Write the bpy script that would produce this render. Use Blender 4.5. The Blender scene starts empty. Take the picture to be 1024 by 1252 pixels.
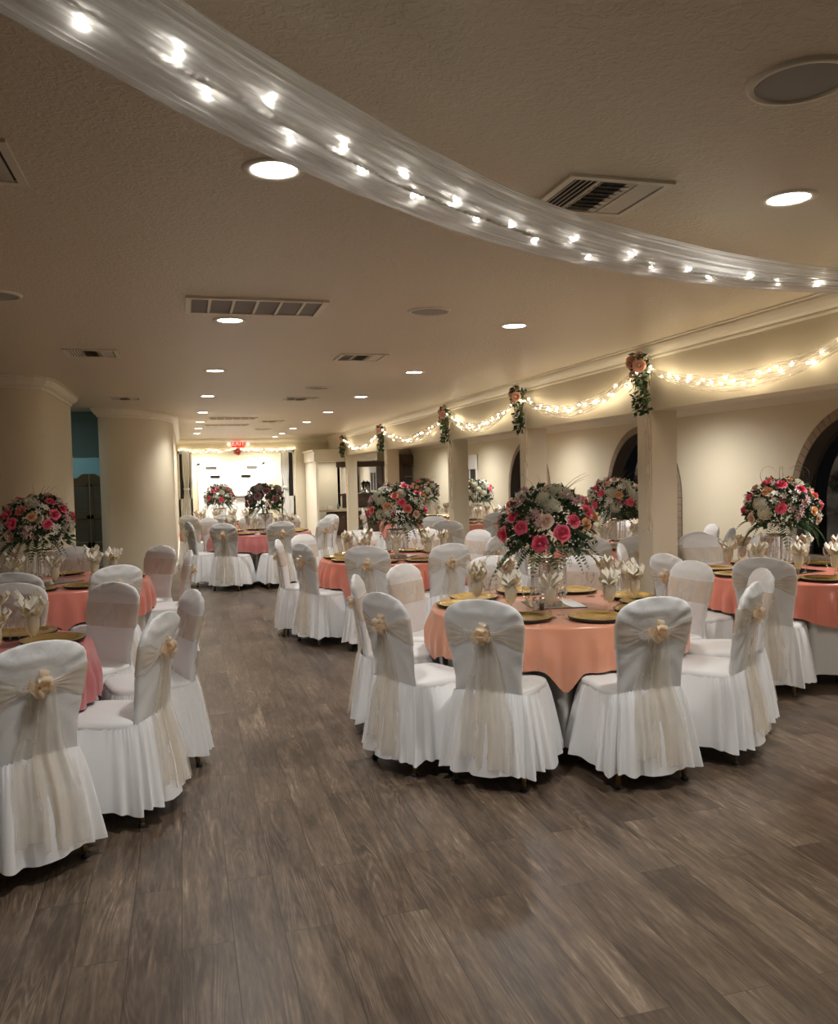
import bpy, math, random
from math import sin, cos, pi, radians, atan2, hypot, sqrt, exp
from mathutils import Vector, Matrix, Euler
C = bpy.context.scene.collection
rnd = random.Random(7)

# ------------------------------------------------------------------ helpers
class MB:
    def __init__(s): s.v=[]; s.f=[]; s.uv=None
    def add(s, vs, fs):
        o=len(s.v); s.v += [tuple(p) for p in vs]; s.f += [tuple(i+o for i in f) for f in fs]; return s
    def box(s, x0,x1,y0,y1,z0,z1):
        return s.add([(x,y,z) for z in (z0,z1) for y in (y0,y1) for x in (x0,x1)],
            [(0,2,3,1),(4,5,7,6),(0,1,5,4),(2,6,7,3),(0,4,6,2),(1,3,7,5)])
    def grid(s, fn, nu, nv, cu=False, uv=False):
        vs=[]; n=nu if cu else nu+1
        if uv and s.uv is None: s.uv=[]
        for j in range(nv+1):
            for i in range(n):
                vs.append(fn(i/nu, j/nv))
                if s.uv is not None: s.uv.append((i/nu, j/nv))
        fs=[]
        for j in range(nv):
            for i in range(nu):
                a=j*n+i; b=j*n+(i+1)%n; fs.append((a,b,b+n,a+n))
        return s.add(vs,fs)
    def lathe(s, prof, n=24, c=(0,0,0)):
        return s.grid(lambda u,v:(c[0]+prof[min(int(round(v*(len(prof)-1))),len(prof)-1)][0]*cos(2*pi*u),
                                  c[1]+prof[int(round(v*(len(prof)-1)))][0]*sin(2*pi*u),
                                  c[2]+prof[int(round(v*(len(prof)-1)))][1]), n, len(prof)-1, True)
    def tube(s, pts, r, n=8):
        pts=[Vector(p) for p in pts]; m=len(pts); up=Vector((0,0,1))
        rings=[]
        for i,p in enumerate(pts):
            t=(pts[min(i+1,m-1)]-pts[max(i-1,0)]).normalized()
            a=t.cross(up if abs(t.z)<.95 else Vector((1,0,0))).normalized(); b=t.cross(a)
            ri=r[i] if isinstance(r,(list,tuple)) else r
            rings.append([p+a*ri*cos(2*pi*k/n)+b*ri*sin(2*pi*k/n) for k in range(n)])
        vs=[q for g in rings for q in g]; fs=[]
        for j in range(m-1):
            for k in range(n):
                a=j*n+k; b=j*n+(k+1)%n; fs.append((a,b,b+n,a+n))
        fs.append(tuple(range(n))[::-1]); fs.append(tuple(range((m-1)*n,m*n)))
        return s.add(vs,fs)
    def ball(s, c, r, n=8, m=6, sz=1):
        return s.grid(lambda u,v:(c[0]+r*sin(pi*v)*cos(2*pi*u), c[1]+r*sin(pi*v)*sin(2*pi*u), c[2]-r*sz*cos(pi*v)), n, m, True)
    def sweep(s, path, prof, closed=False):   # path in plan (x,y), prof list of (outward offset to the left of path, z)
        P=[Vector((p[0],p[1],0)) for p in path]; m=len(P)
        vs=[]
        for i,p in enumerate(P):
            d0=(P[i]-P[i-1]).normalized() if i>0 else (P[1]-P[0]).normalized()
            d1=(P[i+1]-P[i]).normalized() if i<m-1 else d0
            n0=Vector((-d0.y,d0.x,0)); n1=Vector((-d1.y,d1.x,0)); nn=(n0+n1).normalized(); k=1/max(.4,nn.dot(n0))
            for (o,z) in prof: q=p+nn*o*k; vs.append((q.x,q.y,z))
        k=len(prof); fs=[]
        for i in range(m-1):
            for j in range(k-1):
                a=i*k+j; fs.append((a,a+1,a+k+1,a+k))
        return s.add(vs,fs)
    def mesh(s, name, mat, smooth=True):
        me=bpy.data.meshes.new(name); me.from_pydata(s.v,[],s.f); me.update()
        if mat: me.materials.append(mat)
        if smooth: me.polygons.foreach_set('use_smooth',[True]*len(me.polygons))
        if s.uv is not None and len(s.uv)==len(s.v):
            l=me.uv_layers.new(name='UVMap')
            for lp in me.loops: l.data[lp.index].uv=s.uv[lp.vertex_index]
        return me
    def build(s, name, mat, parent=None, smooth=True, loc=(0,0,0)):
        return inst(name, s.mesh(name,mat,smooth), parent, loc)

def inst(name, me, parent=None, loc=(0,0,0), rot=None, sc=None):
    o=bpy.data.objects.new(name, me); C.objects.link(o)
    if parent: o.parent=parent
    o.location=loc
    if rot is not None:
        if isinstance(rot,(Euler,tuple)): o.rotation_euler=rot
        else: o.rotation_euler=rot.to_euler()
    if sc is not None: o.scale=(sc,sc,sc) if not isinstance(sc,tuple) else sc
    return o
def tag(o, label, cat, group=None):
    o['label']=label; o['category']=cat
    if group: o['group']=group
    return o
def thing(name, label, cat, loc=(0,0,0), rz=0, group=None):
    o=bpy.data.objects.new(name,None); C.objects.link(o); o.empty_display_size=.05
    o.location=loc; o.rotation_euler=(0,0,rz); return tag(o,label,cat,group)
def struct(name, mb, mat, parent=None, smooth=False):
    o=mb.build(name,mat,parent,smooth)
    if not parent: o['kind']='structure'
    return o
def copy_tree(root, loc, rz):
    r=root.copy(); C.objects.link(r); r.location=loc; r.rotation_euler=(0,0,rz)
    for ch in list(root.children):
        c=ch.copy(); C.objects.link(c); c.parent=r
        for g in ch.children:
            d=g.copy(); C.objects.link(d); d.parent=c
    return r
def flat(mb,x0,x1,y0,y1,z,up=True):
    mb.add([(x0,y0,z),(x1,y0,z),(x1,y1,z),(x0,y1,z)],[(0,1,2,3) if up else (3,2,1,0)])

# ------------------------------------------------------------------ materials
def mat(name, col, rough=.5, metal=0, spec=.5, emit=None, es=0, bump=None, sheen=0, var=None, trans=0):
    m=bpy.data.materials.new(name); m.use_nodes=True; nt=m.node_tree; b=nt.nodes['Principled BSDF']
    b.inputs['Base Color'].default_value=(*col,1); b.inputs['Roughness'].default_value=rough
    b.inputs['Metallic'].default_value=metal; b.inputs['Specular IOR Level'].default_value=spec
    b.inputs['Sheen Weight'].default_value=sheen
    if emit: b.inputs['Emission Color'].default_value=(*emit,1); b.inputs['Emission Strength'].default_value=es
    tc=nt.nodes.new('ShaderNodeTexCoord')
    if var:   # (scale, second colour)
        n=nt.nodes.new('ShaderNodeTexNoise'); n.inputs['Scale'].default_value=var[0]; n.inputs['Detail'].default_value=4
        nt.links.new(tc.outputs['Object'],n.inputs['Vector'])
        mx=nt.nodes.new('ShaderNodeMix'); mx.data_type='RGBA'; mx.inputs['A'].default_value=(*col,1); mx.inputs['B'].default_value=(*var[1],1)
        nt.links.new(n.outputs['Fac'],mx.inputs['Factor']); nt.links.new(mx.outputs['Result'],b.inputs['Base Color'])
    if bump:  # (scale, strength, distance)
        n=nt.nodes.new('ShaderNodeTexNoise'); n.inputs['Scale'].default_value=bump[0]; n.inputs['Detail'].default_value=3
        nt.links.new(tc.outputs['Object'],n.inputs['Vector'])
        bp=nt.nodes.new('ShaderNodeBump'); bp.inputs['Strength'].default_value=bump[1]; bp.inputs['Distance'].default_value=bump[2]
        nt.links.new(n.outputs['Fac'],bp.inputs['Height']); nt.links.new(bp.outputs['Normal'],b.inputs['Normal'])
    return m
def sheer(name, col, alpha, stripes=None, rough=.6, sheen=.4):
    m=bpy.data.materials.new(name); m.use_nodes=True; nt=m.node_tree; nt.nodes.clear(); N=nt.nodes.new; L=nt.links.new
    out=N('ShaderNodeOutputMaterial'); mx=N('ShaderNodeMixShader'); tr=N('ShaderNodeBsdfTransparent')
    df=N('ShaderNodeBsdfDiffuse'); tl=N('ShaderNodeBsdfTranslucent'); gl=N('ShaderNodeBsdfGlossy')
    df.inputs[0].default_value=(*col,1); tl.inputs[0].default_value=(*col,1); gl.inputs[0].default_value=(1,1,1,1); gl.inputs['Roughness'].default_value=.35
    a=N('ShaderNodeMixShader'); a.inputs[0].default_value=.42; L(df.outputs[0],a.inputs[1]); L(tl.outputs[0],a.inputs[2])
    b=N('ShaderNodeMixShader'); b.inputs[0].default_value=.10; L(a.outputs[0],b.inputs[1]); L(gl.outputs[0],b.inputs[2])
    mx.inputs[0].default_value=alpha
    tc=N('ShaderNodeTexCoord'); mp=N('ShaderNodeMapping'); ns=N('ShaderNodeTexNoise'); mr=N('ShaderNodeMapRange')
    if stripes:  # uv stripes
        L(tc.outputs['UV'],mp.inputs[0]); mp.inputs['Scale'].default_value=stripes; ns.inputs['Scale'].default_value=1; ns.inputs['Detail'].default_value=3
    else:
        L(tc.outputs['Object'],mp.inputs[0]); mp.inputs['Scale'].default_value=(9,9,3.5); ns.inputs['Scale'].default_value=1
    if not stripes: ns.inputs['Detail'].default_value=1
    L(mp.outputs[0],ns.inputs['Vector']); L(ns.outputs['Fac'],mr.inputs[0])
    mr.inputs['From Min'].default_value=.35; mr.inputs['From Max'].default_value=.65
    mr.inputs['To Min'].default_value=max(0,alpha-(.22 if stripes else .10)); mr.inputs['To Max'].default_value=min(1,alpha+(.22 if stripes else .10))
    L(mr.outputs[0],mx.inputs[0])
    L(tr.outputs[0],mx.inputs[1]); L(b.outputs[0],mx.inputs[2]); L(mx.outputs[0],out.inputs[0])
    return m
def glass(name, tint=(1,1,1), base=.06, body=0):
    m=bpy.data.materials.new(name); m.use_nodes=True; nt=m.node_tree; nt.nodes.clear(); N=nt.nodes.new; L=nt.links.new
    out=N('ShaderNodeOutputMaterial'); mx=N('ShaderNodeMixShader'); tr=N('ShaderNodeBsdfTransparent'); gl=N('ShaderNodeBsdfGlossy')
    tr.inputs[0].default_value=(*tint,1); gl.inputs['Roughness'].default_value=.04; gl.inputs[0].default_value=(1,1,1,1)
    lw=N('ShaderNodeLayerWeight'); lw.inputs[0].default_value=.35
    ad=N('ShaderNodeMath'); ad.operation='MULTIPLY_ADD'; ad.inputs[1].default_value=.6; ad.inputs[2].default_value=base; ad.use_clamp=True
    L(lw.outputs['Fresnel'],ad.inputs[0]); L(ad.outputs[0],mx.inputs[0]); L(tr.outputs[0],mx.inputs[1]); L(gl.outputs[0],mx.inputs[2])
    if body:
        df=N('ShaderNodeBsdfDiffuse'); df.inputs[0].default_value=(.9,.9,.9,1); m2=N('ShaderNodeMixShader'); m2.inputs[0].default_value=body
        L(mx.outputs[0],m2.inputs[1]); L(df.outputs[0],m2.inputs[2]); L(m2.outputs[0],out.inputs[0])
    else: L(mx.outputs[0],out.inputs[0])
    return m

WALLC=(.69,.62,.465)
M={}
M['wall']=mat('wall_paint',WALLC,.6,bump=(70,.25,.004))
M['beam']=mat('beam_paint',(.66,.59,.45),.55,bump=(60,.2,.004))
M['ceil']=mat('ceiling_texture',(.72,.63,.49),.42,spec=.4)
M['trim']=mat('trim_paint',(.76,.70,.57),.4)
M['white']=mat('white_paint',(.82,.82,.80),.4)
M['dark']=mat('dark_metal',(.02,.018,.015),.5)
M['grille']=mat('grille_dark',(.05,.045,.04),.7)
M['filter']=mat('filter_gray',(.30,.28,.26),.8)
M['speaker']=mat('speaker_grille',(.36,.34,.31),.7,bump=(900,.3,.001))
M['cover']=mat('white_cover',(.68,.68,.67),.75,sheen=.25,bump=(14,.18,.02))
M['skirt']=mat('white_skirt',(.82,.82,.82),.7,sheen=.3)
M['gold_leg']=mat('gold_leg',(.55,.38,.15),.3,.9)
M['rubber']=mat('rubber_black',(.02,.02,.02),.6)
M['sash']=sheer('organza',(.80,.66,.50),.42)
M['bow']=sheer('organza_bow',(.86,.68,.46),.55)
M['tail']=sheer('organza_tail',(.84,.76,.64),.40)
M['tulle']=sheer('tulle_white',(.96,.955,.94),.54,stripes=(46,3,1))
M['tulle2']=sheer('tulle_garland',(.9,.84,.74),.26,stripes=(10,6,1))
M['drape']=sheer('tulle_drape',(.88,.76,.64),.30)
M['charger']=mat('charger_gold',(.83,.60,.22),.25,.9,bump=(25,.15,.01))
M['black']=mat('black_lacquer',(.008,.007,.006),.3)
M['napkin']=mat('napkin_ivory',(.86,.81,.70),.6,sheen=.3,bump=(40,.3,.006))
M['glass']=glass('clear_glass',(.97,.97,.97),.07)
M['pane']=glass('window_glass',(.75,.78,.8),.05)
M['crystal']=glass('crystal',(.95,.94,.92),.38,.68)
M['acrylic']=glass('acrylic',(.94,.94,.93),.12,.12)
M['mirror']=mat('mirror',(.9,.9,.9),.03,1)
M['silver']=mat('silver',(.8,.8,.78),.18,1)
M['salt']=mat('salt',(.85,.85,.83),.7); M['pepper']=mat('pepper',(.06,.05,.04),.8)
M['under']=mat('undercloth',(.62,.60,.56),.55,sheen=.3)
M['stem']=mat('stem_green',(.05,.09,.03),.6); M['twig']=mat('twig_brown',(.10,.07,.04),.7)
M['leaf']=mat('leaf_green',(.018,.05,.02),.5,var=(9,(.05,.11,.035)))
M['fern']=mat('fern_green',(.03,.08,.025),.5)
M['rose']=mat('rose_pink',(.86,.10,.20),.5,var=(25,(.90,.20,.30)))
M['coral']=mat('rose_coral',(.82,.27,.22),.5)
M['peach']=mat('rose_peach',(.85,.50,.27),.5)
M['blush']=mat('rose_blush',(.85,.62,.50),.5)
M['hyd']=mat('hydrangea_white',(.84,.82,.70),.6,var=(60,(.62,.62,.46)))
M['wht']=mat('blossom_white',(.84,.81,.72),.6)
M['mauve']=mat('blossom_mauve',(.62,.38,.38),.6)
M['bulb']=mat('fairy_bulb',(1,.9,.7),.3,emit=(1,.84,.58),es=55)
M['bulbw']=mat('fairy_bulb_bright',(1,.95,.85),.3,emit=(1,.94,.84),es=26)
M['cord']=mat('cord_white',(.9,.89,.84),.5)
M['can']=mat('downlight_lens',(1,1,1),.3,emit=(1,.96,.90),es=14)
M['wood']=mat('dark_wood',(.045,.022,.013),.45,var=(12,(.09,.045,.025)))
M['cwood']=mat('cafe_door_wood',(.15,.105,.05),.6)
M['teal']=mat('teal_wall',(.16,.26,.26),.7)
M['counter']=mat('counter_stone',(.55,.45,.30),.35,var=(30,(.35,.28,.2)))
M['exitred']=mat('exit_red',(1,.05,.03),.4,emit=(1,.35,.28),es=1.3)
M['exitbox']=mat('exit_box',(.7,.10,.08),.4,emit=(1,.03,.02),es=.30)
M['doorw']=mat('door_white',(.86,.87,.88),.4)
M['curtain']=mat('curtain_white',(.8,.8,.78),.7)
M['brick']=mat('brick_tan',(.27,.20,.14),.85,var=(14,(.42,.32,.23)),bump=(60,.6,.01))
M['mortar']=mat('mortar',(.10,.085,.07),.9)
M['tree']=mat('night_ground',(.02,.03,.02),.9)

def satin(name,col): 
    m=mat(name,col,.27,spec=.75,sheen=.2,bump=(5,.3,.02)); m.node_tree.nodes['Principled BSDF'].inputs['Sheen Tint'].default_value=(1,.8,.7,1); return m

# ceiling: knock-down plaster
nt=M['ceil'].node_tree; b=nt.nodes['Principled BSDF']; N=nt.nodes.new; L=nt.links.new
tc=N('ShaderNodeTexCoord'); n1=N('ShaderNodeTexNoise'); n1.inputs['Scale'].default_value=32; n1.inputs['Detail'].default_value=5; n1.inputs['Distortion'].default_value=1.2
rp=N('ShaderNodeValToRGB'); rp.color_ramp.elements[0].position=.44; rp.color_ramp.elements[1].position=.58
bp=N('ShaderNodeBump'); bp.inputs['Strength'].default_value=.45; bp.inputs['Distance'].default_value=.006
L(tc.outputs['Object'],n1.inputs['Vector']); L(n1.outputs['Fac'],rp.inputs[0]); L(rp.outputs[0],bp.inputs['Height']); L(bp.outputs[0],b.inputs['Normal'])

# floor: long wood-look vinyl planks running down the room
def floor_mat():
    m=bpy.data.materials.new('plank_floor'); m.use_nodes=True; nt=m.node_tree; b=nt.nodes['Principled BSDF']; N=nt.nodes.new; L=nt.links.new
    tc=N('ShaderNodeTexCoord'); sp=N('ShaderNodeSeparateXYZ'); cb=N('ShaderNodeCombineXYZ')
    L(tc.outputs['Object'],sp.inputs[0]); L(sp.outputs['Y'],cb.inputs['X']); L(sp.outputs['X'],cb.inputs['Y'])
    br=N('ShaderNodeTexBrick'); br.offset=.37; br.inputs['Scale'].default_value=1; br.inputs['Brick Width'].default_value=1.22
    br.inputs['Row Height'].default_value=.175; br.inputs['Mortar Size'].default_value=.0016; br.inputs['Mortar Smooth'].default_value=.3; br.inputs['Bias'].default_value=0
    br.inputs['Color1'].default_value=(0,0,0,1); br.inputs['Color2'].default_value=(1,1,1,1); br.inputs['Mortar'].default_value=(.5,.5,.5,1)
    mp0=N('ShaderNodeMapping'); mp0.inputs['Location'].default_value=(.3,.06+.175*40,0); L(cb.outputs[0],mp0.inputs[0]); L(mp0.outputs[0],br.inputs['Vector'])
    # per-plank offset for grain
    off=N('ShaderNodeVectorMath'); off.operation='SCALE'; off.inputs['Scale'].default_value=37
    L(br.outputs['Color'],off.inputs[0])
    ad=N('ShaderNodeVectorMath'); ad.operation='ADD'; L(cb.outputs[0],ad.inputs[0]); L(off.outputs[0],ad.inputs[1])
    def mpn(sc_,scale,det,rg=.6,dist=0):
        p=N('ShaderNodeMapping'); p.inputs['Scale'].default_value=sc_; L(ad.outputs[0],p.inputs[0])
        n=N('ShaderNodeTexNoise'); n.inputs['Scale'].default_value=scale; n.inputs['Detail'].default_value=det; n.inputs['Roughness'].default_value=rg; n.inputs['Distortion'].default_value=dist
        L(p.outputs[0],n.inputs['Vector']); return n
    g=mpn((1.0,9,1),2.2,6,.65,1.0)       # broad streaks
    fg=mpn((10,75,1),1.0,5,.65,.3)         # fine pores
    cn=mpn((.55,5.5,1),1.6,1,.4,.2)         # contour field for cathedral grain
    bl=mpn((1,1.6,1),1.5,4,.6,.4)
    wm=mpn((1,2,1),2.6,2)
    def math(op,a,bb):
        n=N('ShaderNodeMath'); n.operation=op
        for i,x in enumerate((a,bb)):
            if isinstance(x,(int,float)): n.inputs[i].default_value=x
            else: L(x,n.inputs[i])
        return n.outputs[0]
    ring=math('SINE',math('MULTIPLY',cn.outputs['Fac'],150),0)
    ring=math('POWER',math('MULTIPLY',math('ADD',ring,1),.5),2.2)
    wmask=N('ShaderNodeMapRange'); L(wm.outputs['Fac'],wmask.inputs[0]); wmask.inputs['From Min'].default_value=.45; wmask.inputs['From Max'].default_value=.62
    v=math('ADD',math('MULTIPLY',g.outputs['Fac'],.44),math('MULTIPLY',math('MULTIPLY',math('SUBTRACT',ring,.35),wmask.outputs[0]),.085))
    v=math('ADD',v,math('MULTIPLY',bl.outputs['Fac'],.32))
    v=math('ADD',v,math('MULTIPLY',fg.outputs['Fac'],.24))
    v=math('ADD',v,math('MULTIPLY',br.outputs['Color'],.05))
    rp=N('ShaderNodeValToRGB'); e=rp.color_ramp.elements
    e[0].position=.43; e[0].color=(.056,.037,.025,1); e[1].position=.73; e[1].color=(.40,.31,.225,1)
    k=e.new(.53); k.color=(.112,.079,.054,1); k=e.new(.61); k.color=(.178,.130,.090,1)
    L(v,rp.inputs[0])
    mx=N('ShaderNodeMix'); mx.data_type='RGBA'; mx.inputs['B'].default_value=(.045,.032,.023,1); L(br.outputs['Fac'],mx.inputs['Factor']); L(rp.outputs[0],mx.inputs['A'])
    L(mx.outputs['Result'],b.inputs['Base Color'])
    rr=N('ShaderNodeMapRange'); L(g.outputs['Fac'],rr.inputs[0]); rr.inputs['To Min'].default_value=.26; rr.inputs['To Max'].default_value=.46
    L(rr.outputs[0],b.inputs['Roughness']); b.inputs['Specular IOR Level'].default_value=.5
    hh=math('SUBTRACT',math('MULTIPLY',v,.5),br.outputs['Fac'])
    bp=N('ShaderNodeBump'); bp.inputs['Strength'].default_value=.35; bp.inputs['Distance'].default_value=.0025; L(hh,bp.inputs['Height']); L(bp.outputs[0],b.inputs['Normal'])
    return m
M['floor']=floor_mat()

# ------------------------------------------------------------------ room shell
H=2.7
XR=6.5      # outer wall with the arched windows
YB=24.0     # header wall before the entrance alcove
m=MB(); flat(m,-6.2,XR+.25,-4,26.1,0); struct('floor',m,M['floor'])
m=MB(); m.box(-6.2,4.15,-4,YB,H,H+.1); struct('ceiling',m,M['ceil'])
AZ=2.42
m=MB(); m.box(4.15,XR+.25,-4,YB,AZ,H+.1); struct('ceiling_aisle',m,M['ceil'])
# beam above the pillars
BX=4.05
m=MB(); m.box(BX,BX+.28,-4,YB,2.12,H); struct('trim_1',m,M['beam'])
crown=[(0,2.57),(.012,2.57),(.02,2.585),(.02,2.60),(.045,2.615),(.07,2.645),(.085,2.67),(.085,2.685),(.10,2.69),(.10,2.70)]
m=MB(); m.sweep([(BX,-4),(BX,YB)],crown); struct('trim_2',m,M['trim'],smooth=False)
small=[(0,2.285),(.012,2.285),(.018,2.31),(.05,2.36),(.085,2.395),(.09,2.42)]
m=MB(); m.sweep([(XR,-4),(XR,YB)],small); struct('trim_3',m,M['trim'],smooth=False)
base=[(0,.0),(.018,0),(.018,.11),(.012,.13),(0,.14)]
# pillars
for i,y in enumerate((.98,3.84,6.69,9.51,12.47,16.84,21.2)):
    m=MB(); m.box(BX+.005,BX+.255,y,y+.25,0,2.12); o=struct('pillar',m,M['beam'])
    m=MB(); m.box(BX-.01,BX+.27,y-.015,y+.265,0,.12); m.build('plinth',M['trim'],o,False)

# outer wall with arched windows
wins=[(-2.7,-.6),(1.55,3.65),(5.78,7.86),(9.98,12.05),(14.2,16.25)]
R_=1.0
m=MB(); 
def wq(y0,z0,y1,z1,x=XR): m.add([(x,y0,z0),(x,y1,z0),(x,y1,z1),(x,y0,z1)],[(0,3,2,1)])
prev=-4.0
WT=AZ+.0
for (a,b_) in wins:
    wq(prev,0,a,H); sill=.55; wq(a,0,b_,sill)
    r=(b_-a)/2; c=(a+b_)/2; zs=2.23-r
    n=24
    for k in range(n):
        t0=pi-pi*k/n; t1=pi-pi*(k+1)/n
        y0,z0,y1,z1=c+r*cos(t0),zs+r*sin(t0),c+r*cos(t1),zs+r*sin(t1)
        m.add([(XR,y0,z0),(XR,y1,z1),(XR,y1,H),(XR,y0,H)],[(0,3,2,1)])
    prev=b_
wq(prev,0,YB+.2,H)
struct('wall_right',m,M['wall'])
for wi,(a,b_) in enumerate(wins):
    r=(b_-a)/2; c=(a+b_)/2; zs=2.23-r; sill=.55
    outl=[(a,sill),(a,zs)]+[(c+r*cos(pi-pi*k/24),zs+r*sin(pi-pi*k/24)) for k in range(1,24)]+[(b_,zs),(b_,sill)]
    m=MB()   # frame: dark metal
    r2=r-.13
    path=[(c-r2,sill+.05),(c-r2,zs)]+[(c+r2*cos(pi-pi*k/24),zs+r2*sin(pi-pi*k/24)) for k in range(1,24)]+[(c+r2,zs),(c+r2,sill+.05),(c-r2,sill+.05)]
    m.tube([(XR+.17,p[0],p[1]) for p in path],.022,6)
    m.tube([(XR+.17,c,sill+.05),(XR+.17,c,zs+r2)],.018,6)
    o=struct('window_%d'%(wi+1),m,M['dark'])
    m=MB(); pv=[(XR+.18,p[0],p[1]) for p in path[:-1]]; m.add(pv,[tuple(range(len(pv)))]); m.build('pane',M['pane'],o,False)
    # bricks round the reveal
    m=MB(); nb=0
    def brick(p0,p1,q0,q1,g=.006):
        # p outer, q inner points (y,z) ; slab from XR-.02 to XR+.2
        cy=(p0[0]+p1[0]+q0[0]+q1[0])/4; cz=(p0[1]+p1[1]+q0[1]+q1[1])/4
        P=[(cy+(y-cy)*.92,cz+(z-cz)*.92) for y,z in (p0,p1,q1,q0)]
        vs=[(XR-.022,y,z) for y,z in P]+[(XR+.2,y,z) for y,z in P]
        m.add(vs,[(0,1,2,3),(4,7,6,5),(0,4,5,1),(1,5,6,2),(2,6,7,3),(3,7,4,0)])
    ri=r-.11; nk=34
    for k in range(nk):
        t0=pi-pi*k/nk; t1=pi-pi*(k+1)/nk
        brick((c+r*cos(t0),zs+r*sin(t0)),(c+r*cos(t1),zs+r*sin(t1)),(c+ri*cos(t0),zs+ri*sin(t0)),(c+ri*cos(t1),zs+ri*sin(t1)))
    nz=max(1,int((zs-sill)/.085))
    for k in range(nz):
        z0=sill+(zs-sill)*k/nz; z1=sill+(zs-sill)*(k+1)/nz
        brick((a,z0),(a,z1),(a+.11,z0),(a+.11,z1)); brick((b_,z0),(b_,z1),(b_-.11,z0),(b_-.11,z1))
    ns=22
    for k in range(ns):
        y0=a+.11+(b_-a-.22)*k/ns; y1=a+.11+(b_-a-.22)*(k+1)/ns
        brick((y0,sill-.01),(y1,sill-.01),(y0,sill+.07),(y1,sill+.07))
    br=m.build('brick_surround',M['brick'],o,False)
    m=MB(); ro=r+.004
    P=[(a,sill),(a,zs)]+[(c+r*cos(pi-pi*k/24),zs+r*sin(pi-pi*k/24)) for k in range(1,24)]+[(b_,zs),(b_,sill)]
    Q=[(c+(y-c)*(ri/r), zs+(z-zs)*(ri/r) if z>zs else z) for y,z in P]
    for x in (XR-.012,): 
        for k in range(len(P)-1):
            m.add([(x,*P[k]),(x,*P[k+1]),(x,*Q[k+1]),(x,*Q[k])],[(0,1,2,3)])
    for k in range(len(P)-1):
        m.add([(XR-.012,*Q[k]),(XR-.012,*Q[k+1]),(XR+.2,*Q[k+1]),(XR+.2,*Q[k])],[(0,1,2,3)])
        m.add([(XR-.012,*P[k]),(XR-.012,*P[k+1]),(XR+.2,*P[k+1]),(XR+.2,*P[k])],[(0,1,2,3)])
    m.build('mortar_bed',M['mortar'],o,False)
# small window further down the outer wall
m=MB(); y0,y1,z0,z1=18.15,19.15,1.0,1.98
for q in ((y0,y0+.06,z0,z1),(y1-.06,y1,z0,z1),(y0,y1,z0,z0+.06),(y0,y1,z1-.06,z1),(18.62,18.68,z0,z1)): m.box(XR-.04,XR-.001,*q)
o=struct('window_6',m,M['white'])
m=MB(); m.box(XR-.02,XR-.004,y0+.05,y1-.05,z0+.05,z1-.05); m.build('pane',M['black'],o,False)
m=MB(); m.box(XR-.06,XR-.03,y0-.04,y1+.04,z1-.30,z1+.03); m.build('blind',M['curtain'],o,False)

# left side: rounded wall ends
w1=[(-6.2,9.42),(-1.75,9.42),(-1.62,9.44),(-1.50,9.50),(-1.42,9.60),(-1.385,9.75),(-1.375,9.95),(-1.375,11.6),(-1.375,11.72),(-3.4,11.72)]
w2=[(-3.4,14.3),(-1.95,14.3)]
w3=[(-1.22,14.42),(-1.22,13.62),(-1.05,13.65),(-.88,13.72),(-.68,13.86),(-.49,14.05),(-.33,14.35),(-.22,14.70),(-.165,15.05),(-.15,15.5),(-.15,YB)]
wallprof=[(0,H),(0,0)]
crownw=[(0,2.57),(.012,2.57),(.02,2.585),(.02,2.60),(.045,2.615),(.07,2.645),(.085,2.67),(.085,2.685),(.10,2.69),(.10,2.70)]
def rev(p): return p[::-1]
def wall(name,path,mt=None,crown_=True,base_=True,trn=0):
    m=MB(); m.sweep(path,[(0,0),(0,H)]); struct(name,m,mt or M['wall'],smooth=True)
    # room lies to the right of these paths
    if crown_:
        m=MB(); m.sweep(path,[(-o,z) for o,z in crownw]); struct('trim_%d'%trn,m,M['trim'],smooth=False)
    if base_:
        m=MB(); m.sweep(path,[(-o,z) for o,z in base]); struct('baseboard_'+name.split('_',1)[1],m,M['trim'],smooth=False)
wall('wall_left_rounded',w1,trn=4)
wall('wall_left_curved',w3,trn=5)
m=MB(); m.sweep([(-6.2,-4),(-6.2,9.42)],[(0,0),(0,H)]); struct('wall_left',m,M['wall'])
m=MB(); m.sweep([(-6.2,-4),(XR+.25,-4)],[(0,0),(0,H)]); struct('wall_near',m,M['wall'])
# passage behind: wall with café doors, teal room beyond
m=MB(); m.box(-3.4,-1.80,14.3,14.42,0,H); m.box(-1.80,-1.22,14.3,14.42,1.98,H); struct('wall_passage',m,M['teal'])
m=MB(); m.sweep([(-3.4,11.72),(-3.4,14.3)],[(0,0),(0,H)]); struct('wall_passage_end',m,M['teal'])
m=MB(); m.box(-1.84,-1.78,14.28,14.44,0,2.04); m.box(-1.84,-1.2,14.26,14.3,1.98,2.04); struct('trim_6',m,M['teal'])
m=MB(); m.sweep([(-3.4,14.3),(-1.22,14.3)],[(-o,z) for o,z in crownw]); struct('trim_7',m,M['teal'])
m=MB(); m.box(-3.4,-3.3,14.42,17,0,H); m.box(-3.4,-.16,16.9,17,0,H); struct('wall_store',m,M['teal'])
dr=thing('cafe_door','brown louvred swing cafe doors with a curved top, past the left column','door',(-1.45,14.34,0))
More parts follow.
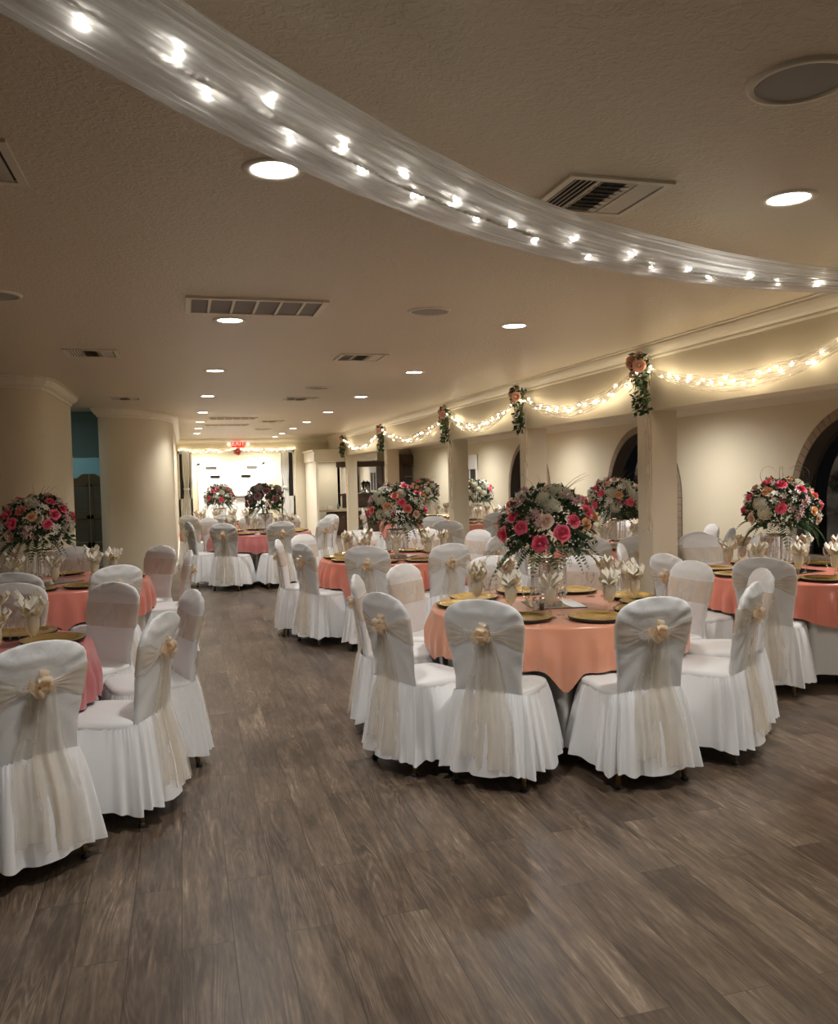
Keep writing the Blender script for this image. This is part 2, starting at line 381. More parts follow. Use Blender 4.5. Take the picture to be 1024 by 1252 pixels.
for s in (-1,1):
    # stile-and-rail leaf, curved top rising to the middle
    m=MB(); x0,x1=(-.27,-.005) if s<0 else (.005,.27)
    def top(x): 
        u=abs(x)/.27; return 1.72 if u<.38 else (1.72-.07*min(1,(u-.38)/.3) if u<.75 else 1.65+.02*(u-.75)/.25)
    n=10
    for k in range(n):
        xa=x0+(x1-x0)*k/n; xb=x0+(x1-x0)*(k+1)/n; za,zb=top(xa),top(xb)
        m.add([(xa,-.018,1.52),(xb,-.018,1.52),(xb,-.018,zb),(xa,-.018,za),(xa,.018,1.52),(xb,.018,1.52),(xb,.018,zb),(xa,.018,za)],[(0,1,2,3),(4,7,6,5),(3,2,6,7),(0,4,5,1)])
    m.box(x0,x0+.045,-.018,.018,.50,1.55); m.box(x1-.045,x1,-.018,.018,.50,1.55)
    m.box(x0,x1,-.018,.018,.50,.62); m.box(x0,x1,-.018,.018,1.0,1.06)
    lf=m.build('door_leaf',M['cwood'],dr,False)
    m=MB()
    for k in range(24):
        z=.63+k*.038
        m.add([(x0+.04,-.014,z),(x1-.04,-.014,z),(x1-.04,.012,z+.034),(x0+.04,.012,z+.034)],[(0,1,2,3)])
    m.build('louvres',M['cwood'],lf,False)
    m=MB(); xe=x0-.02 if s<0 else x1+.01
    for z in (.6,1.5): m.box(xe-.0,xe+.02,-.012,.012,z,z+.07)
    m.build('hinge',M['silver'],lf,False)
# header wall + alcove
m=MB(); m.box(-.35,4.15,YB,YB+.14,2.39,H); m.box(3.10,4.15,YB,YB+.14,0,2.39); m.box(4.15,XR+.25,YB,YB+.14,0,H); m.box(-.6,-.14,YB,YB+.14,0,H)
struct('wall_back',m,M['wall'])
m=MB(); m.sweep([(-.15,YB),(4.05,YB)],[(-o,z) for o,z in crownw]); struct('trim_8',m,M['trim'])
m=MB(); m.box(-.6,3.6,26,26.1,0,2.5); struct('wall_alcove_back',m,M['wall'])
m=MB(); m.box(-.6,-.5,YB+.14,26,0,2.5); struct('wall_alcove_left',m,M['wall'])
m=MB(); m.box(3.5,3.6,YB+.14,26,0,2.5); struct('wall_alcove_right',m,M['wall'])
m=MB(); m.box(-.6,3.6,YB+.14,26.1,2.45,2.55); struct('ceiling_alcove',m,M['ceil'])
# alcove sidelights and curtains
for i,(xa,xb) in enumerate(((-.14,.24),(2.70,3.10))):
    m=MB(); yy=YB+.30
    for q in ((xa,xa+.05),(xb-.05,xb),((xa+xb)/2-.02,(xa+xb)/2+.02)): m.box(q[0],q[1],yy,yy+.05,0,2.39)
    m.box(xa,xb,yy,yy+.05,2.30,2.39); m.box(xa,xb,yy,yy+.05,0,1.05)
    o=struct('window_%d'%(7+i),m,M['white'])
    m=MB(); m.box(xa+.03,xb-.03,yy+.02,yy+.03,1.05,2.3); m.build('pane',M['black'],o,False)
    cx=xb-.16 if i==0 else xa+.13
    cu=MB(); cu.grid(lambda u,v:(cx-.1+.2*u*(1-.35*exp(-((v-.45)/.12)**2))+.035*exp(-((v-.45)/.12)**2), yy-.07+.018*sin(u*28), 2.36-2.3*v),40,24)
    cc=cu.build('curtain',M['curtain']); tag(cc,'white gathered curtain beside the %s window of the bright entrance alcove'%('left','right')[i],'curtain')
    tb=MB(); tb.lathe([(.075,-.03),(.082,0),(.075,.03)],14,(cx,yy-.07,2.36-2.3*.45)); tb.build('tieback',M['white'],cc)
# double entrance doors
m=MB(); m.box(.42,.50,25.9,26,0,2.06); m.box(2.32,2.40,25.9,26,0,2.06); m.box(.42,2.40,25.9,26,2.0,2.06); struct('trim_9',m,M['white'])
for i in range(2):
    x0=.50+i*.912; x1=x0+.906
    m=MB(); m.box(x0,x1,25.93,25.98,.02,2.0); o=struct('door_%d'%(i+1),m,M['doorw'])
    m=MB()
    for (pa,pb) in ((.1,.42),(.49,.81)):
        for (za,zb) in ((.15,.75),(.85,1.5),(1.58,1.86)):
            m.box(x0+pa,x0+pb,25.918,25.93,za,za+.02); m.box(x0+pa,x0+pb,25.918,25.93,zb-.02,zb); m.box(x0+pa,x0+pa+.02,25.918,25.93,za,zb); m.box(x0+pb-.02,x0+pb,25.918,25.93,za,zb)
    m.build('panel_moulding',M['doorw'],o,False)
    m=MB(); m.box(x0+.08,x1-.08,25.86,25.90,.98,1.06); m.box(x0+.1,x0+.14,25.88,25.93,.97,1.07); m.box(x1-.14,x1-.1,25.88,25.93,.97,1.07); m.build('push_bar',M['silver'],o,False)
    m=MB(); m.box(x0+.28,x0+.56,25.90,25.93,1.62,1.69) ; m.build('door_sign',M['black'],o,False)
    m=MB(); xx=x0+.15 if i==0 else x1-.45; m.box(xx,xx+.3,25.87,25.93,1.9,1.96); m.box(xx+.1,xx+.5 if i==0 else xx+.12,25.85,25.87,1.93,1.945); m.build('door_closer',M['silver'],o,False)
# exit sign with emergency lamp heads
ex=thing('exit_sign','red lit EXIT sign with two lamp heads, on the header above the entrance alcove','sign',(1.51,YB-.03,2.56))
m=MB(); m.box(-.17,.17,-.025,.03,-.105,.105); m.build('sign_box',M['exitbox'],ex,False)
fc=bpy.data.curves.new('letters','FONT'); fc.body='EXIT'; fc.size=.17; fc.align_x='CENTER'; fc.align_y='CENTER'; fc.extrude=.003
fo=bpy.data.objects.new('t',fc); C.objects.link(fo); bpy.context.view_layer.update()
me=bpy.data.meshes.new_from_object(fo.evaluated_get(bpy.context.evaluated_depsgraph_get())); bpy.data.objects.remove(fo)
me.materials.clear(); me.materials.append(M['exitred']); inst('letters',me,ex,(0,-.029,0),(pi/2,0,0))
M['lamp']=mat('lamp_head',(1,1,1),.3,emit=(1,.95,.8),es=.8)
for s in (-1,1):
    m=MB(); m.lathe([(0,-.03),(.03,-.03),(.045,.03),(.0,.035)],14); o=inst('lamp_head',m.mesh('lamp_head',M['lamp']),ex,(s*.26,-.05,-.02),(pi/2,0,0))
    m=MB(); m.tube([(0,0,-.02),(-s*.09,.0,-.045)],.008,6); m.build('arm',M['white'],o)

# bar nook at the far right
bar=thing('bar_canopy','cream boxed canopy and side panel of the bar, far end right of the alcove','canopy',(3.42,22,0))
m=MB(); m.box(-.10,1.6,-.02,1.9,1.99,2.25); m.box(-.14,1.64,-.06,1.9,2.25,2.30); m.build('canopy',M['trim'],bar,False)
m=MB(); m.box(-.06,.0,-.0,1.9,0,1.99); m.box(.0,.9,1.5,1.56,.0,1.99); m.build('side_panel',M['trim'],bar,False)
ct=thing('bar_counter','tan stone bar counter on dark wood fronts, behind the farthest pillars','counter',(3.4,22.25,0))
m=MB(); m.box(0,2.6,0,.65,.64,.70); m.box(0,.05,.0,.65,.7,.86); m.build('worktop',M['counter'],ct,False)
m=MB(); m.box(.35,2.5,.08,.6,0,.64); m.build('cabinet',M['wood'],ct,False)
for k in range(5):
    m=MB(); m.box(.38+k*.42,.76+k*.42,.06,.08,.05,.58); m.box(.43+k*.42,.71+k*.42,.045,.06,.12,.5); d=m.build('door',M['wood'],ct,False)
    m=MB(); m.ball((.72+k*.42,.04,.48),.014); m.build('knob',M['silver'],d)
hut=thing('bar_mirror_hutch','dark framed mirror hutch with shelf against the back wall of the bar','hutch',(4.2,23.5,0))
m=MB(); m.box(0,.07,0,.4,.72,1.86); m.box(1.28,1.35,0,.4,.72,1.86); m.box(-.03,1.38,-.03,.4,1.84,1.98); m.box(0,1.35,-.02,.4,1.03,1.08); m.box(0,1.35,.02,.4,.70,1.03); m.build('frame',M['wood'],hut,False)
m=MB(); m.box(.07,1.28,.34,.36,1.08,1.84); m.build('mirror',M['mirror'],hut,False)
urn=thing('coffee_urn','steel coffee urn with dark lid on the bar shelf','urn',(5.08,23.6,1.08))
m=MB(); m.lathe([(0,0),(.09,0),(.09,.02),(.085,.03),(.085,.26),(.0,.26)],16); m.build('body',M['silver'],urn)
m=MB(); m.lathe([(.09,.26),(.09,.28),(.05,.33),(.012,.34),(.012,.37),(0,.37)],16); m.build('lid',M['black'],urn)
m=MB(); m.tube([(-.085,0,.05),(-.13,0,.06),(-.13,0,.03)],.01,6); m.build('spigot',M['black'],urn)
m=MB(); m.box(-.06,.06,-.05,.05,0,.09); bx=m.build('napkin_box',M['white'],smooth=False); bx.location=(3.80,22.5,.7); tag(bx,'small white box on the bar counter beside the cream side panel','box')
m=MB(); m.lathe([(0,0),(.03,0),(.03,.10),(.012,.13),(.012,.16),(0,.16)],10); bt=m.build('bottle',M['teal']); bt.location=(4.02,22.5,.7); tag(bt,'small blue bottle on the bar counter beside the white box','bottle')
# dark wood doorway/cabinet right of the bar
o=thing('display_cabinet','dark wood glass-front cabinet against the far wall behind the middle pillars','cabinet',(6.0,23.75,0))
m=MB(); m.box(-.05,.14,-.02,.2,0,2.15); m.box(.95,1.0,-.02,.2,0,2.15); m.box(-.1,.45,-.04,.2,2.0,2.18)
m.box(.14,.2,0,.2,0,2); m.box(.1,1.0,-.01,.2,0,.75); m.box(.1,1.0,-.02,.2,1.9,2.15); m.box(-.05,1,.18,.2,0,2.15); m.build('frame',M['wood'],o,False)
for xa in (.2,.58):
    m=MB(); 
    for q in ((xa,xa+.05,.78,1.88),(xa+.31,xa+.36,.78,1.88),(xa,xa+.36,.78,.84),(xa,xa+.36,1.82,1.88)): m.box(q[0],q[1],-.015,.01,q[2],q[3])
    d=m.build('door',M['wood'],o,False); m=MB(); m.box(xa+.05,xa+.31,-.003,.003,.84,1.82); m.build('pane',M['pane'],d,False)
m=MB(); m.box(.2,.95,.03,.18,1.2,1.22); m.box(.2,.95,.03,.18,1.52,1.54); m.build('shelf',M['white'],o,False)

# ------------------------------------------------------------------ ceiling fittings
EXTRA=[]
def downlight(x,y,z,label,w,cone=128,blend=.85):
    o=thing('ceiling_light',label,'ceiling light',(x,y,z),0,'recessed ceiling lights')
    me=DL['ring']; inst('trim_ring',me,o); inst('lens',DL['lens'],o)
    l=bpy.data.lights.new('lamp','SPOT'); l.energy=w; l.spot_size=radians(cone); l.spot_blend=blend; l.shadow_soft_size=.07; l.color=(1,.98,.945)
    lo=bpy.data.objects.new('lamp',l); C.objects.link(lo); lo.location=(x,y,z-.03)
DL={}
m=MB(); m.lathe([(.082,0),(.085,-.006),(.112,-.006),(.116,0)],28); DL['ring']=m.mesh('trim_ring',M['trim'])
m=MB(); m.lathe([(0,-.002),(.083,-.002)],28); DL['lens']=m.mesh('lens',M['can'])
ordn=['first','second','third','fourth','fifth','sixth','seventh','eighth','ninth']
LW=66
for i,y in enumerate((3.07,6.02,8.84,11.56,14.4,16.8,18.9,21.0)):
    downlight(.35,y,H,'lit round recessed ceiling light, %s from the camera in the left row'%ordn[i],LW*(1 if y<14 else (.8 if y<16 else 1.7)))
for i,y in enumerate((2.96,5.94,8.79,11.6,14.4,17.0,19.2,21.4,23.1)):
    downlight(2.44,y,H,'lit round recessed ceiling light, %s from the camera in the right row'%ordn[i],LW*(1 if y<14 else 1.7))
for (x,y) in ((.35,.1),(2.44,.05),(-3.2,3.0),(-3.2,6.0)):
    downlight(x,y,H,'lit round recessed ceiling light outside the picture, over the near end',14 if y<1 else LW*.8)
for i,y in enumerate((1.6,4.9,9.1,13.2,17.3,20.6)):
    downlight(5.45,y,AZ,'lit round recessed ceiling light over the window aisle',LW*1.5 if y<14 else LW*1.8,168,1.0)
for o in [o for o in bpy.data.objects if o.get('label','').endswith('near end')]: o['group']='ceiling lights over the near end'
for o in [o for o in bpy.data.objects if o.get('label','').endswith('window aisle')]: o['group']='ceiling lights over the window aisle'
for (x,y) in ((.6,25.1),(2.3,25.1)):
    o=thing('ceiling_light','lit round ceiling light inside the entrance alcove, %s one'%('left' if x<1 else 'right'),'ceiling light',(x,y,2.45)); inst('trim_ring',DL['ring'],o); inst('lens',DL['lens'],o)
def lamp(kind,loc,e,col,size=.5,rot=(0,0,0),name='lamp'):
    l=bpy.data.lights.new(name,kind); l.energy=e; l.color=col
    if kind=='AREA': l.size=size
    else: l.shadow_soft_size=size
    lo=bpy.data.objects.new(name,l); C.objects.link(lo); lo.location=loc; lo.rotation_euler=rot; return lo
for (x,y) in ((.6,25.1),(2.3,25.1)): lamp('AREA',(x,y,2.42),34,(1,.96,.88),.3)
lamp('AREA',(-2.6,13.0,2.65),4,(.85,.97,1),.4)
lamp('AREA',(3.95,22.9,1.97),5,(1,.93,.8),.3)
lamp('AREA',(-2.2,15.8,2.6),9,(.75,.95,1),.5)

def register(x0,x1,y0,y1,label):
    o=thing('air_vent',label,'air vent',((x0+x1)/2,(y0+y1)/2,H),0,'ceiling air vents')
    a,b=(x1-x0)/2,(y1-y0)/2
    m=MB()
    for q in ((-a,a,-b,-b+.03),(-a,a,b-.03,b),(-a,-a+.03,-b+.03,b-.03),(a-.03,a,-b+.03,b-.03)): m.box(*q,-.012,-.0005)
    m.build('frame',M['trim'],o,False)
    m=MB(); m.box(-a+.031,a-.031,-b+.031,b-.031,-.003,-.0005); m.build('backing',M['grille'],o,False)
    m=MB(); t=a*.36
    for k in range(6):
        xx=-a+.04+k*(a*2*.3/6); m.add([(xx,-b+.03,-.010),(xx+.004,-b+.03,-.010),(xx+.008,-b+.03,-.003),(xx,b-.03,-.010),(xx+.004,b-.03,-.010),(xx+.008,b-.03,-.003)],[(0,1,4,3),(1,2,5,4)])
    for k in range(6):
        xx=a-.04-k*(a*2*.3/6); m.add([(xx,-b+.03,-.010),(xx-.026,-b+.03,-.003),(xx-.026,b-.03,-.003),(xx,b-.03,-.010)],[(0,1,2,3)])
    for k in range(8):
        yy=-b+.04+k*(2*b-.08)/8; m.add([(-t,yy,-.010),(t,yy,-.010),(t,yy+.013,-.003),(-t,yy+.013,-.003)],[(0,1,2,3)])
    m.box(-t-.008,-t,-b+.031,b-.031,-.0118,-.004); m.box(t,t+.008,-b+.031,b-.031,-.0118,-.004)
    m.build('louvres',M['trim'],o,False)
for a in ((1.42,1.86,2.88,3.30,'square ceiling air vent half behind the big tulle swag'),
          (-.94,-.51,2.98,3.40,'ceiling air vent cut by the left edge of the picture'),
          (-.93,-.50,7.50,7.93,'ceiling air vent in front of the left rounded wall'),
          (1.41,1.85,7.50,7.93,'square ceiling air vent between the light rows, beyond the disc speaker'),
          (-.93,-.51,11.7,12.1,'thin-looking ceiling air vent before the big left column'),
          (1.41,1.86,11.7,12.1,'dark slim-looking ceiling air vent, mid room between the light rows'),
          (1.5,1.95,16.5,16.9,'small far ceiling air vent right of the slatted return grilles'),
          (1.6,1.98,19.2,19.5,'farthest tiny ceiling air vent before the exit sign')): register(*a)
def returngr(x0,x1,y0,y1,label,n=6):
    o=thing('return_grille',label,'air vent',((x0+x1)/2,(y0+y1)/2,H))
    a,b=(x1-x0)/2,(y1-y0)/2; m=MB()
    for q in ((-a,a,-b,-b+.035),(-a,a,b-.035,b),(-a,-a+.035,-b+.035,b-.035),(a-.035,a,-b+.035,b-.035)): m.box(*q,-.015,-.0005)
    for k in range(1,n): xx=-a+2*a*k/n; m.box(xx-.009,xx+.009,-b+.035,b-.035,-.012,-.0045)
    m.build('frame',M['trim'],o,False)
    m=MB(); m.box(-a+.036,a-.036,-b+.036,b-.036,-.004,-.0005); m.build('filter',M['filter'],o,False)
returngr(.05,.92,5.26,5.76,'large white return air grille with six grey panels, near the second left light')
returngr(.48,1.35,15.6,16.0,'far return air grille, nearer one of the pair before the exit sign')
returngr(.45,1.34,17.6,17.95,'far return air grille, farther one of the pair before the exit sign')
for (x,y,l) in ((1.74,2.06,'round flush ceiling speaker at the top right of the picture'),(1.64,5.49,'round flush ceiling speaker between the lights, mid ceiling'),(1.65,10.43,'small distant round ceiling speaker before the slim vent'),(-1.02,5.41,'round ceiling speaker cut by the left picture edge')):
    o=thing('ceiling_speaker',l,'speaker',(x,y,H)); m=MB(); m.lathe([(.125,-.003),(.128,-.012),(.145,-.010),(.15,0)],36); m.build('rim',M['trim'],o)
    m=MB(); m.lathe([(0,-.008),(.07,-.008),(.126,-.004)],36); m.build('grille',M['speaker'],o)

# ------------------------------------------------------------------ banquet chair
def sgp(a,p): return (1 if a>=0 else -1)*abs(a)**p
BW=[(.47,.182),(.55,.180),(.62,.188),(.70,.200),(.78,.210),(.84,.214),(.885,.208),(.915,.190),(.938,.158),(.953,.118),(.962,.075),(.966,.03)]
def bw(z):
    for (a,b),(c,d) in zip(BW,BW[1:]):
        if z<=c: 
            t=(z-a)/(c-a); return b+(d-b)*max(0,t)
    return .02
def yc(z): return -.208-.17*(z-.48)+.012*sin(pi*min(1,max(0,(z-.48)/.48)))
def backpt(z,th,ex=0,wob=0):
    w=bw(z)+ex; t=.030*(1 if z<.9 else max(.35,1-(z-.9)/.1))+ex
    return (w*sgp(cos(th),.65), yc(z)+t*sgp(sin(th),.8), z)
zs_=[.44]+[a for a,_ in BW]
def back_fn(u,v):
    k=v*(len(zs_)-1)*1.0; i=min(int(k),len(zs_)-2); z=zs_[i]+(zs_[i+1]-zs_[i])*(k-i)
    x,y,z=backpt(z,2*pi*u)
    # soft wrinkles running to the knot
    d=hypot(x,z-.79); a=atan2(z-.79,x); f=.0028*sin(a*17+d*6)*min(1,d/.1)
    return (x*(1), y+f*(1 if sin(2*pi*u)<0 else .4), z)
def make_chair():
    root=thing('banquet_chair','proto','chair')
    m=MB(); m.grid(back_fn,40,36,True); n=40; m.f.append(tuple(range(36*n,37*n)))
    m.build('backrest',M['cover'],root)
    m=MB()
    pr=[(.97,.43),(1.0,.45),(1.0,.468),(.97,.482),(.88,.490),(.5,.494),(.0,.495)]
    m.grid(lambda u,v:(.212*pr[int(round(v*6))][0]*sgp(cos(2*pi*u),.45), -.015+.222*pr[int(round(v*6))][0]*sgp(sin(2*pi*u),.45)+.0*v, pr[int(round(v*6))][1]),48,6,True)
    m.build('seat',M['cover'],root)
    m=MB()
    R=random.Random(3); ph=[R.uniform(0,6.28) for _ in range(8)]
    def sk(u,v):
        a=2*pi*u; s=v
        hx=.216+.060*s**.8; hy=.232+.060*s**.8
        x=hx*sgp(cos(a),.5); y=-.022+hy*sgp(sin(a),.5)
        fold=(.013*sin(17*a+ph[0]+1.4*sin(3*a))+.006*sin(29*a+ph[1])+.009*sin(10*a+ph[2]))*(.25+1.15*s)*min(1,s*6+.15)
        gath=.0045*sin(67*a+ph[3])*exp(-s*5)
        r=hypot(x,y+.022); k=1+(fold+gath)/r
        back=max(0,-sin(a))**2
        zt=.462+.034*back
        z=zt-(zt-.085)*s+.010*sin(7*a+ph[4])*s+ .004*sin(67*a)*exp(-s*9)
        return (x*k,-.022+(y+.022)*k,z)
    m.grid(sk,220,12,True); m.build('skirt',M['skirt'],root)
    # sash band round the back
    m=MB()
    def band(u,v):
        a=2*pi*u; isb=max(0,-sin(a)); x0=cos(a); pinch=1-(1-.20)*isb*exp(-(x0/.62)**2*1.3)
        zc=.785-.012*(1-isb); hh=.072*pinch; z=zc+hh*(2*v-1)
        x,y,_=backpt(z,a,.0045)
        y-=.006*isb*exp(-(x0/.3)**2); pl=.0022*sin(v*26+3*x0)*isb
        return (x,y+pl-.001,z)
    m.grid(band,72,16,True); m.build('sash',M['sash'],root)
    # bow: ruffled rosette of looped ribbons
    m=MB(); R=random.Random(5); kx,ky,kz=0,yc(.79)-.045,.79
    for k in range(13):
        a=R.uniform(0,2*pi); el=R.uniform(-.2,1.0); L_=R.uniform(.035,.062); wd=R.uniform(.012,.022)
        d=Vector((cos(a)*cos(el),-abs(sin(el))*.9,sin(a)*cos(el))).normalized(); sdv=d.cross(Vector((0,1,0.2))).normalized(); nv=d.cross(sdv)
        def lp(u,v,d=d,sdv=sdv,nv=nv,L_=L_,wd=wd):
            t=u*pi; p=d*(L_*sin(t)**.8)+nv*(.016*sin(2*t))+sdv*(wd*(2*v-1)*sin(t)**.5)+sdv*.004*sin(7*u)
            return (kx+p.x,ky+p.y,kz+p.z)
        m.grid(lp,12,3)
    m.build('bow',M['bow'],root)
    for ti,(cx,sw,zb,w0,w1) in enumerate(((-.03,-.03,.17,.03,.085),(.035,.05,.12,.03,.095))):
        m=MB()
        def tl(u,v,cx=cx,sw=sw,zb=zb,w0=w0,w1=w1,ti=ti):
            z=.785-(.785-zb)*v; w=w0+(w1-w0)*min(1,v*1.5)
            x=cx*.6+sw*v+w*(2*u-1)+.006*sin(v*9+ti)
            if z>.5: y=yc(z)-.030-.010-.006*ti
            else: y=yc(.5)-.042-.006*ti-.075*((.5-z)/.45)**.8
            y-=.012*sin(u*14+ti*2)*(.25+v)*.9+.006*sin(u*31+v*3)*v
            return (x,y-.006,z)
        m.grid(tl,26,28); m.build('sash_tail',M['tail'],root)
    for sx in (-1,1):
        for sy in (-1,1):
            m=MB(); m.tube([(sx*.15,sy*.155-.02,.44),(sx*.188,sy*.205-.022,.018)],.0135,10); l=m.build('leg',M['gold_leg'],root)
            m=MB(); m.lathe([(0,0),(.015,0),(.019,.006),(.015,.016),(.0125,.022),(0,.022)],12,(sx*.189,sy*.207-.022,0)); m.build('glide',M['rubber'],l)
    return root
proto=make_chair()

TB=dict(A=(2.225,4.85),B=(-1.25,4.62),C=(-1.08,7.65),D=(2.07,8.35),E=(1.13,13.2),F=(.72,16.1),G=(4.66,5.62),H=(4.62,8.4),I=(4.98,13.65),J=(4.42,15.6))
TN=dict(A='nearest salmon table',B='near left pink table',C='second left table',D='middle aisle table',E='far left pink table',F='farthest left table',G='right-hand coral table',H='table behind the near pillar',I='far table behind third pillar',J='farthest right table')
chairs=[
('A',1.41,3.93,'back-on at front left of the nearest salmon table',0),
('A',2.235,3.66,'back-on at front right of the nearest salmon table',0),
('A',1.00,4.38,'left of the nearest salmon table, nearer one',1),
('A',1.03,5.24,'edge-on behind the left chair, nearest salmon table',0),
('A',1.46,5.72,'turned inward at back left, nearest salmon table',0),
('A',2.24,5.98,'behind goblets at back centre, nearest salmon table',0),
('A',2.89,5.70,'behind goblets at back right, nearest salmon table',0),
('A',3.33,4.98,'front-facing at right of the nearest salmon table',0),
('A',3.44,4.40,'edge-on at far right, nearest salmon table',0),
('A',2.99,3.90,'side-on with bow, right of nearest salmon table',1),
('B',-.58,3.61,'cut by left picture edge, nearest of all',0),
('B',-.11,4.17,'side-on with bow, right of near pink table',1),
('B',.04,4.97,'behind the side-on one, near left pink table',0),
('B',-.43,5.55,'front-facing behind near left pink table',0),
('B',-1.06,5.81,'behind the near pink table goblets, left edge',0),
('C',-1.20,6.50,'back-on at left edge, second left table',0),
('C',-.50,6.68,'wrinkled back-on one, right of second left table',0),
('C',-.22,8.45,'front-facing before the big left column',0),
('C',.04,7.75,'side-on with bow at aisle, second left table',1),
('C',-1.05,8.80,'behind napkins on the far side, second left table',0),
('D',1.56,7.36,'back-on at front left of middle aisle table',0),
('D',2.31,7.22,'back-on at front right of middle aisle table',0),
('D',1.05,7.95,'bow toward the aisle, middle aisle table',0),
('D',.90,8.62,'edge-on against the aisle, middle table',0),
('D',1.24,9.25,'behind the aisle-side bow, middle table',0),
('D',1.93,9.54,'front-facing behind goblets left, middle table',0),
('D',2.68,9.38,'front-facing behind goblets right, middle table',0),
('D',2.92,7.72,'bow chair at right side, middle aisle table',0),
('D',3.16,8.80,'plain-looking one at far right, middle table',0),
('E',.51,12.12,'back-on dark-bowed one, far left pink table',0),
('E',1.33,12.08,'back-on centre, far left pink table',0),
('E',.04,12.90,'side-on beside big left column, far table',0),
('E',.36,14.02,'front-facing left, behind far left pink table',0),
('E',1.08,14.36,'front-facing centre, behind far left pink table',0),
('E',1.70,14.22,'front-facing right, behind far left pink table',0),
('E',2.03,12.50,'back-on at right of far left pink table',0),
('E',2.26,13.10,'just behind the right back-on one, far table',0),
('E',2.36,13.78,'edge-on with sash, right of far left table',1),
('F',.06,15.2,'pale one beside the column, farthest left table',0),
('F',.66,14.98,'back-on, left of centre at farthest left table',0),
('F',1.35,15.1,'back-on, right of centre at farthest left table',0),
('J',3.30,15.85,'edge-on white one left of farthest right table',1),
('J',3.82,14.62,'back-on at farthest right table',0),
('I',3.40,10.75,'dark bow, pulled out before the third pillar',0),
('I',3.58,11.95,'back-on behind dark-bowed one by third pillar',0),
('I',4.75,12.42,'back-on at front of far table, behind pillars',0),
('I',5.55,12.62,'front right of far table beyond third pillar',0),
('I',6.05,13.9,'window side of far table beyond third pillar',0),
('G',3.43,5.49,'bow facing camera, left of right-hand coral table',1),
('G',3.85,4.94,'back-on before the right-hand coral table',0),
('G',3.56,6.40,'edge-on left of the near pillar, coral table',0),
('H',4.17,7.12,'half hidden by the near pillar, left side',0),
('G',4.72,6.95,'front-facing right of near pillar, coral table',0),
('G',5.30,6.68,'front-facing behind crystal stand, coral table',0),
('G',4.86,4.62,'cut by right picture edge, coral table',0),
('H',3.70,7.25,'back-on with bow left of the near pillar',0),
('H',4.84,7.20,'grey back-on right of near pillar, second row',0),
('H',5.68,8.12,'bright one against window wall, right of pillar',0),
('H',5.47,7.50,'edge-on at window side behind coral table',0),
('H',5.33,9.30,'front-facing behind the near pillar, window side',0),
('H',3.66,9.22,'front-facing left of second pillar, aisle side',0),
('H',3.48,8.55,'aisle side of table behind the near pillar',0),
]
CH={}
first=True
for (t,x,y,w,mir) in chairs:
    cx,cy=TB[t]; d=Vector((cx-x,cy-y)); d.normalize()
    rz=atan2(d.y,d.x)-pi/2
    loc=(x+d.x*.29,y+d.y*.29,0)
    o=proto if first else copy_tree(proto,loc,rz)
    if first: o.location=loc; o.rotation_euler=(0,0,rz); first=False
    n=len(w.split())
    o['label']=('white-covered chair with beige sash, ' if n<=9 else 'white-covered chair, ')+w
    o['category']='chair'; o['group']='white-covered banquet chairs'
    CH.setdefault(t,[]).append((atan2(loc[1]-cy,loc[0]-cx),w, hypot(x-cx,y-cy)))

# ------------------------------------------------------------------ table things
col={'A':(.66,.29,.18),'B':(.56,.17,.18),'C':(.66,.205,.15),'D':(.60,.17,.11),'E':(.48,.15,.14),'F':(.62,.22,.14),'G':(.72,.23,.165),'H':(.6,.2,.15),'I':(.62,.22,.16),'J':(.6,.2,.15)}
cname={'A':'salmon','B':'dusty pink','C':'salmon pink','D':'terracotta pink','E':'rose pink','F':'salmon','G':'coral pink','H':'salmon','I':'salmon','J':'salmon'}
TZ=.755
def lathe_me(name,prof,mt,n=24): m=MB(); m.lathe(prof,n); return m.mesh(name,mt)
P={}
P['ch_plate']=lathe_me('plate',[(0,.010),(.095,.010),(.112,.012),(.125,.020),(.155,.024),(.162,.022)],M['charger'],36)
P['ch_rim']=lathe_me('rim',[(.163,.022),(.166,.018),(.160,.008),(.13,.002),(.11,.0),(0,.0)],M['black'],36)
P['gob']=lathe_me('goblet',[(0,.004),(.034,.002),(.034,.005),(.008,.010),(.005,.02),(.007,.045),(.005,.06),(.012,.072),(.028,.090),(.036,.120),(.038,.150),(.036,.185)],M['glass'],20)
P['wine']=lathe_me('wine_glass',[(0,.004),(.030,.002),(.030,.005),(.006,.010),(.004,.03),(.004,.085),(.010,.095),(.024,.110),(.029,.135),(.027,.165)],M['glass'],18)
def napkin_mesh(seed):
    R=random.Random(seed); m=MB()
    # stuffed lower part
    m.lathe([(.006,.074),(.022,.090),(.031,.120),(.033,.150),(.030,.180)],14)
    for k in range(12):
        a=2*pi*k/12+R.uniform(-.25,.25); L_=R.uniform(.055,.115); out=R.uniform(.02,.062); tw=R.uniform(-.7,.7); wd=R.uniform(.028,.042)
        def pt(u,v,a=a,L_=L_,out=out,tw=tw,wd=wd):
            s=2*u-1; w=wd*(.55+.9*v-1.25*v**3.2)*s
            r=.018+out*v**1.4-.010*(1-abs(s))*1.0+.008*s*s
            aa=a+tw*v*.6
            return (r*cos(aa)-w*sin(aa), r*sin(aa)+w*cos(aa), .165+L_*v-.02*s*s*v)
        m.grid(pt,5,6)
    return m.mesh('napkin',M['napkin'])
P['nap']=[napkin_mesh(s) for s in (1,2,3)]
m=MB(); m.lathe([(0,0),(.018,0),(.018,.05),(.015,.062)],14); P['sh_body']=m.mesh('jar',M['glass'])
m=MB(); m.lathe([(.016,.060),(.018,.062),(.016,.078),(.006,.083),(0,.083)],14); P['sh_cap']=m.mesh('cap',M['silver'])
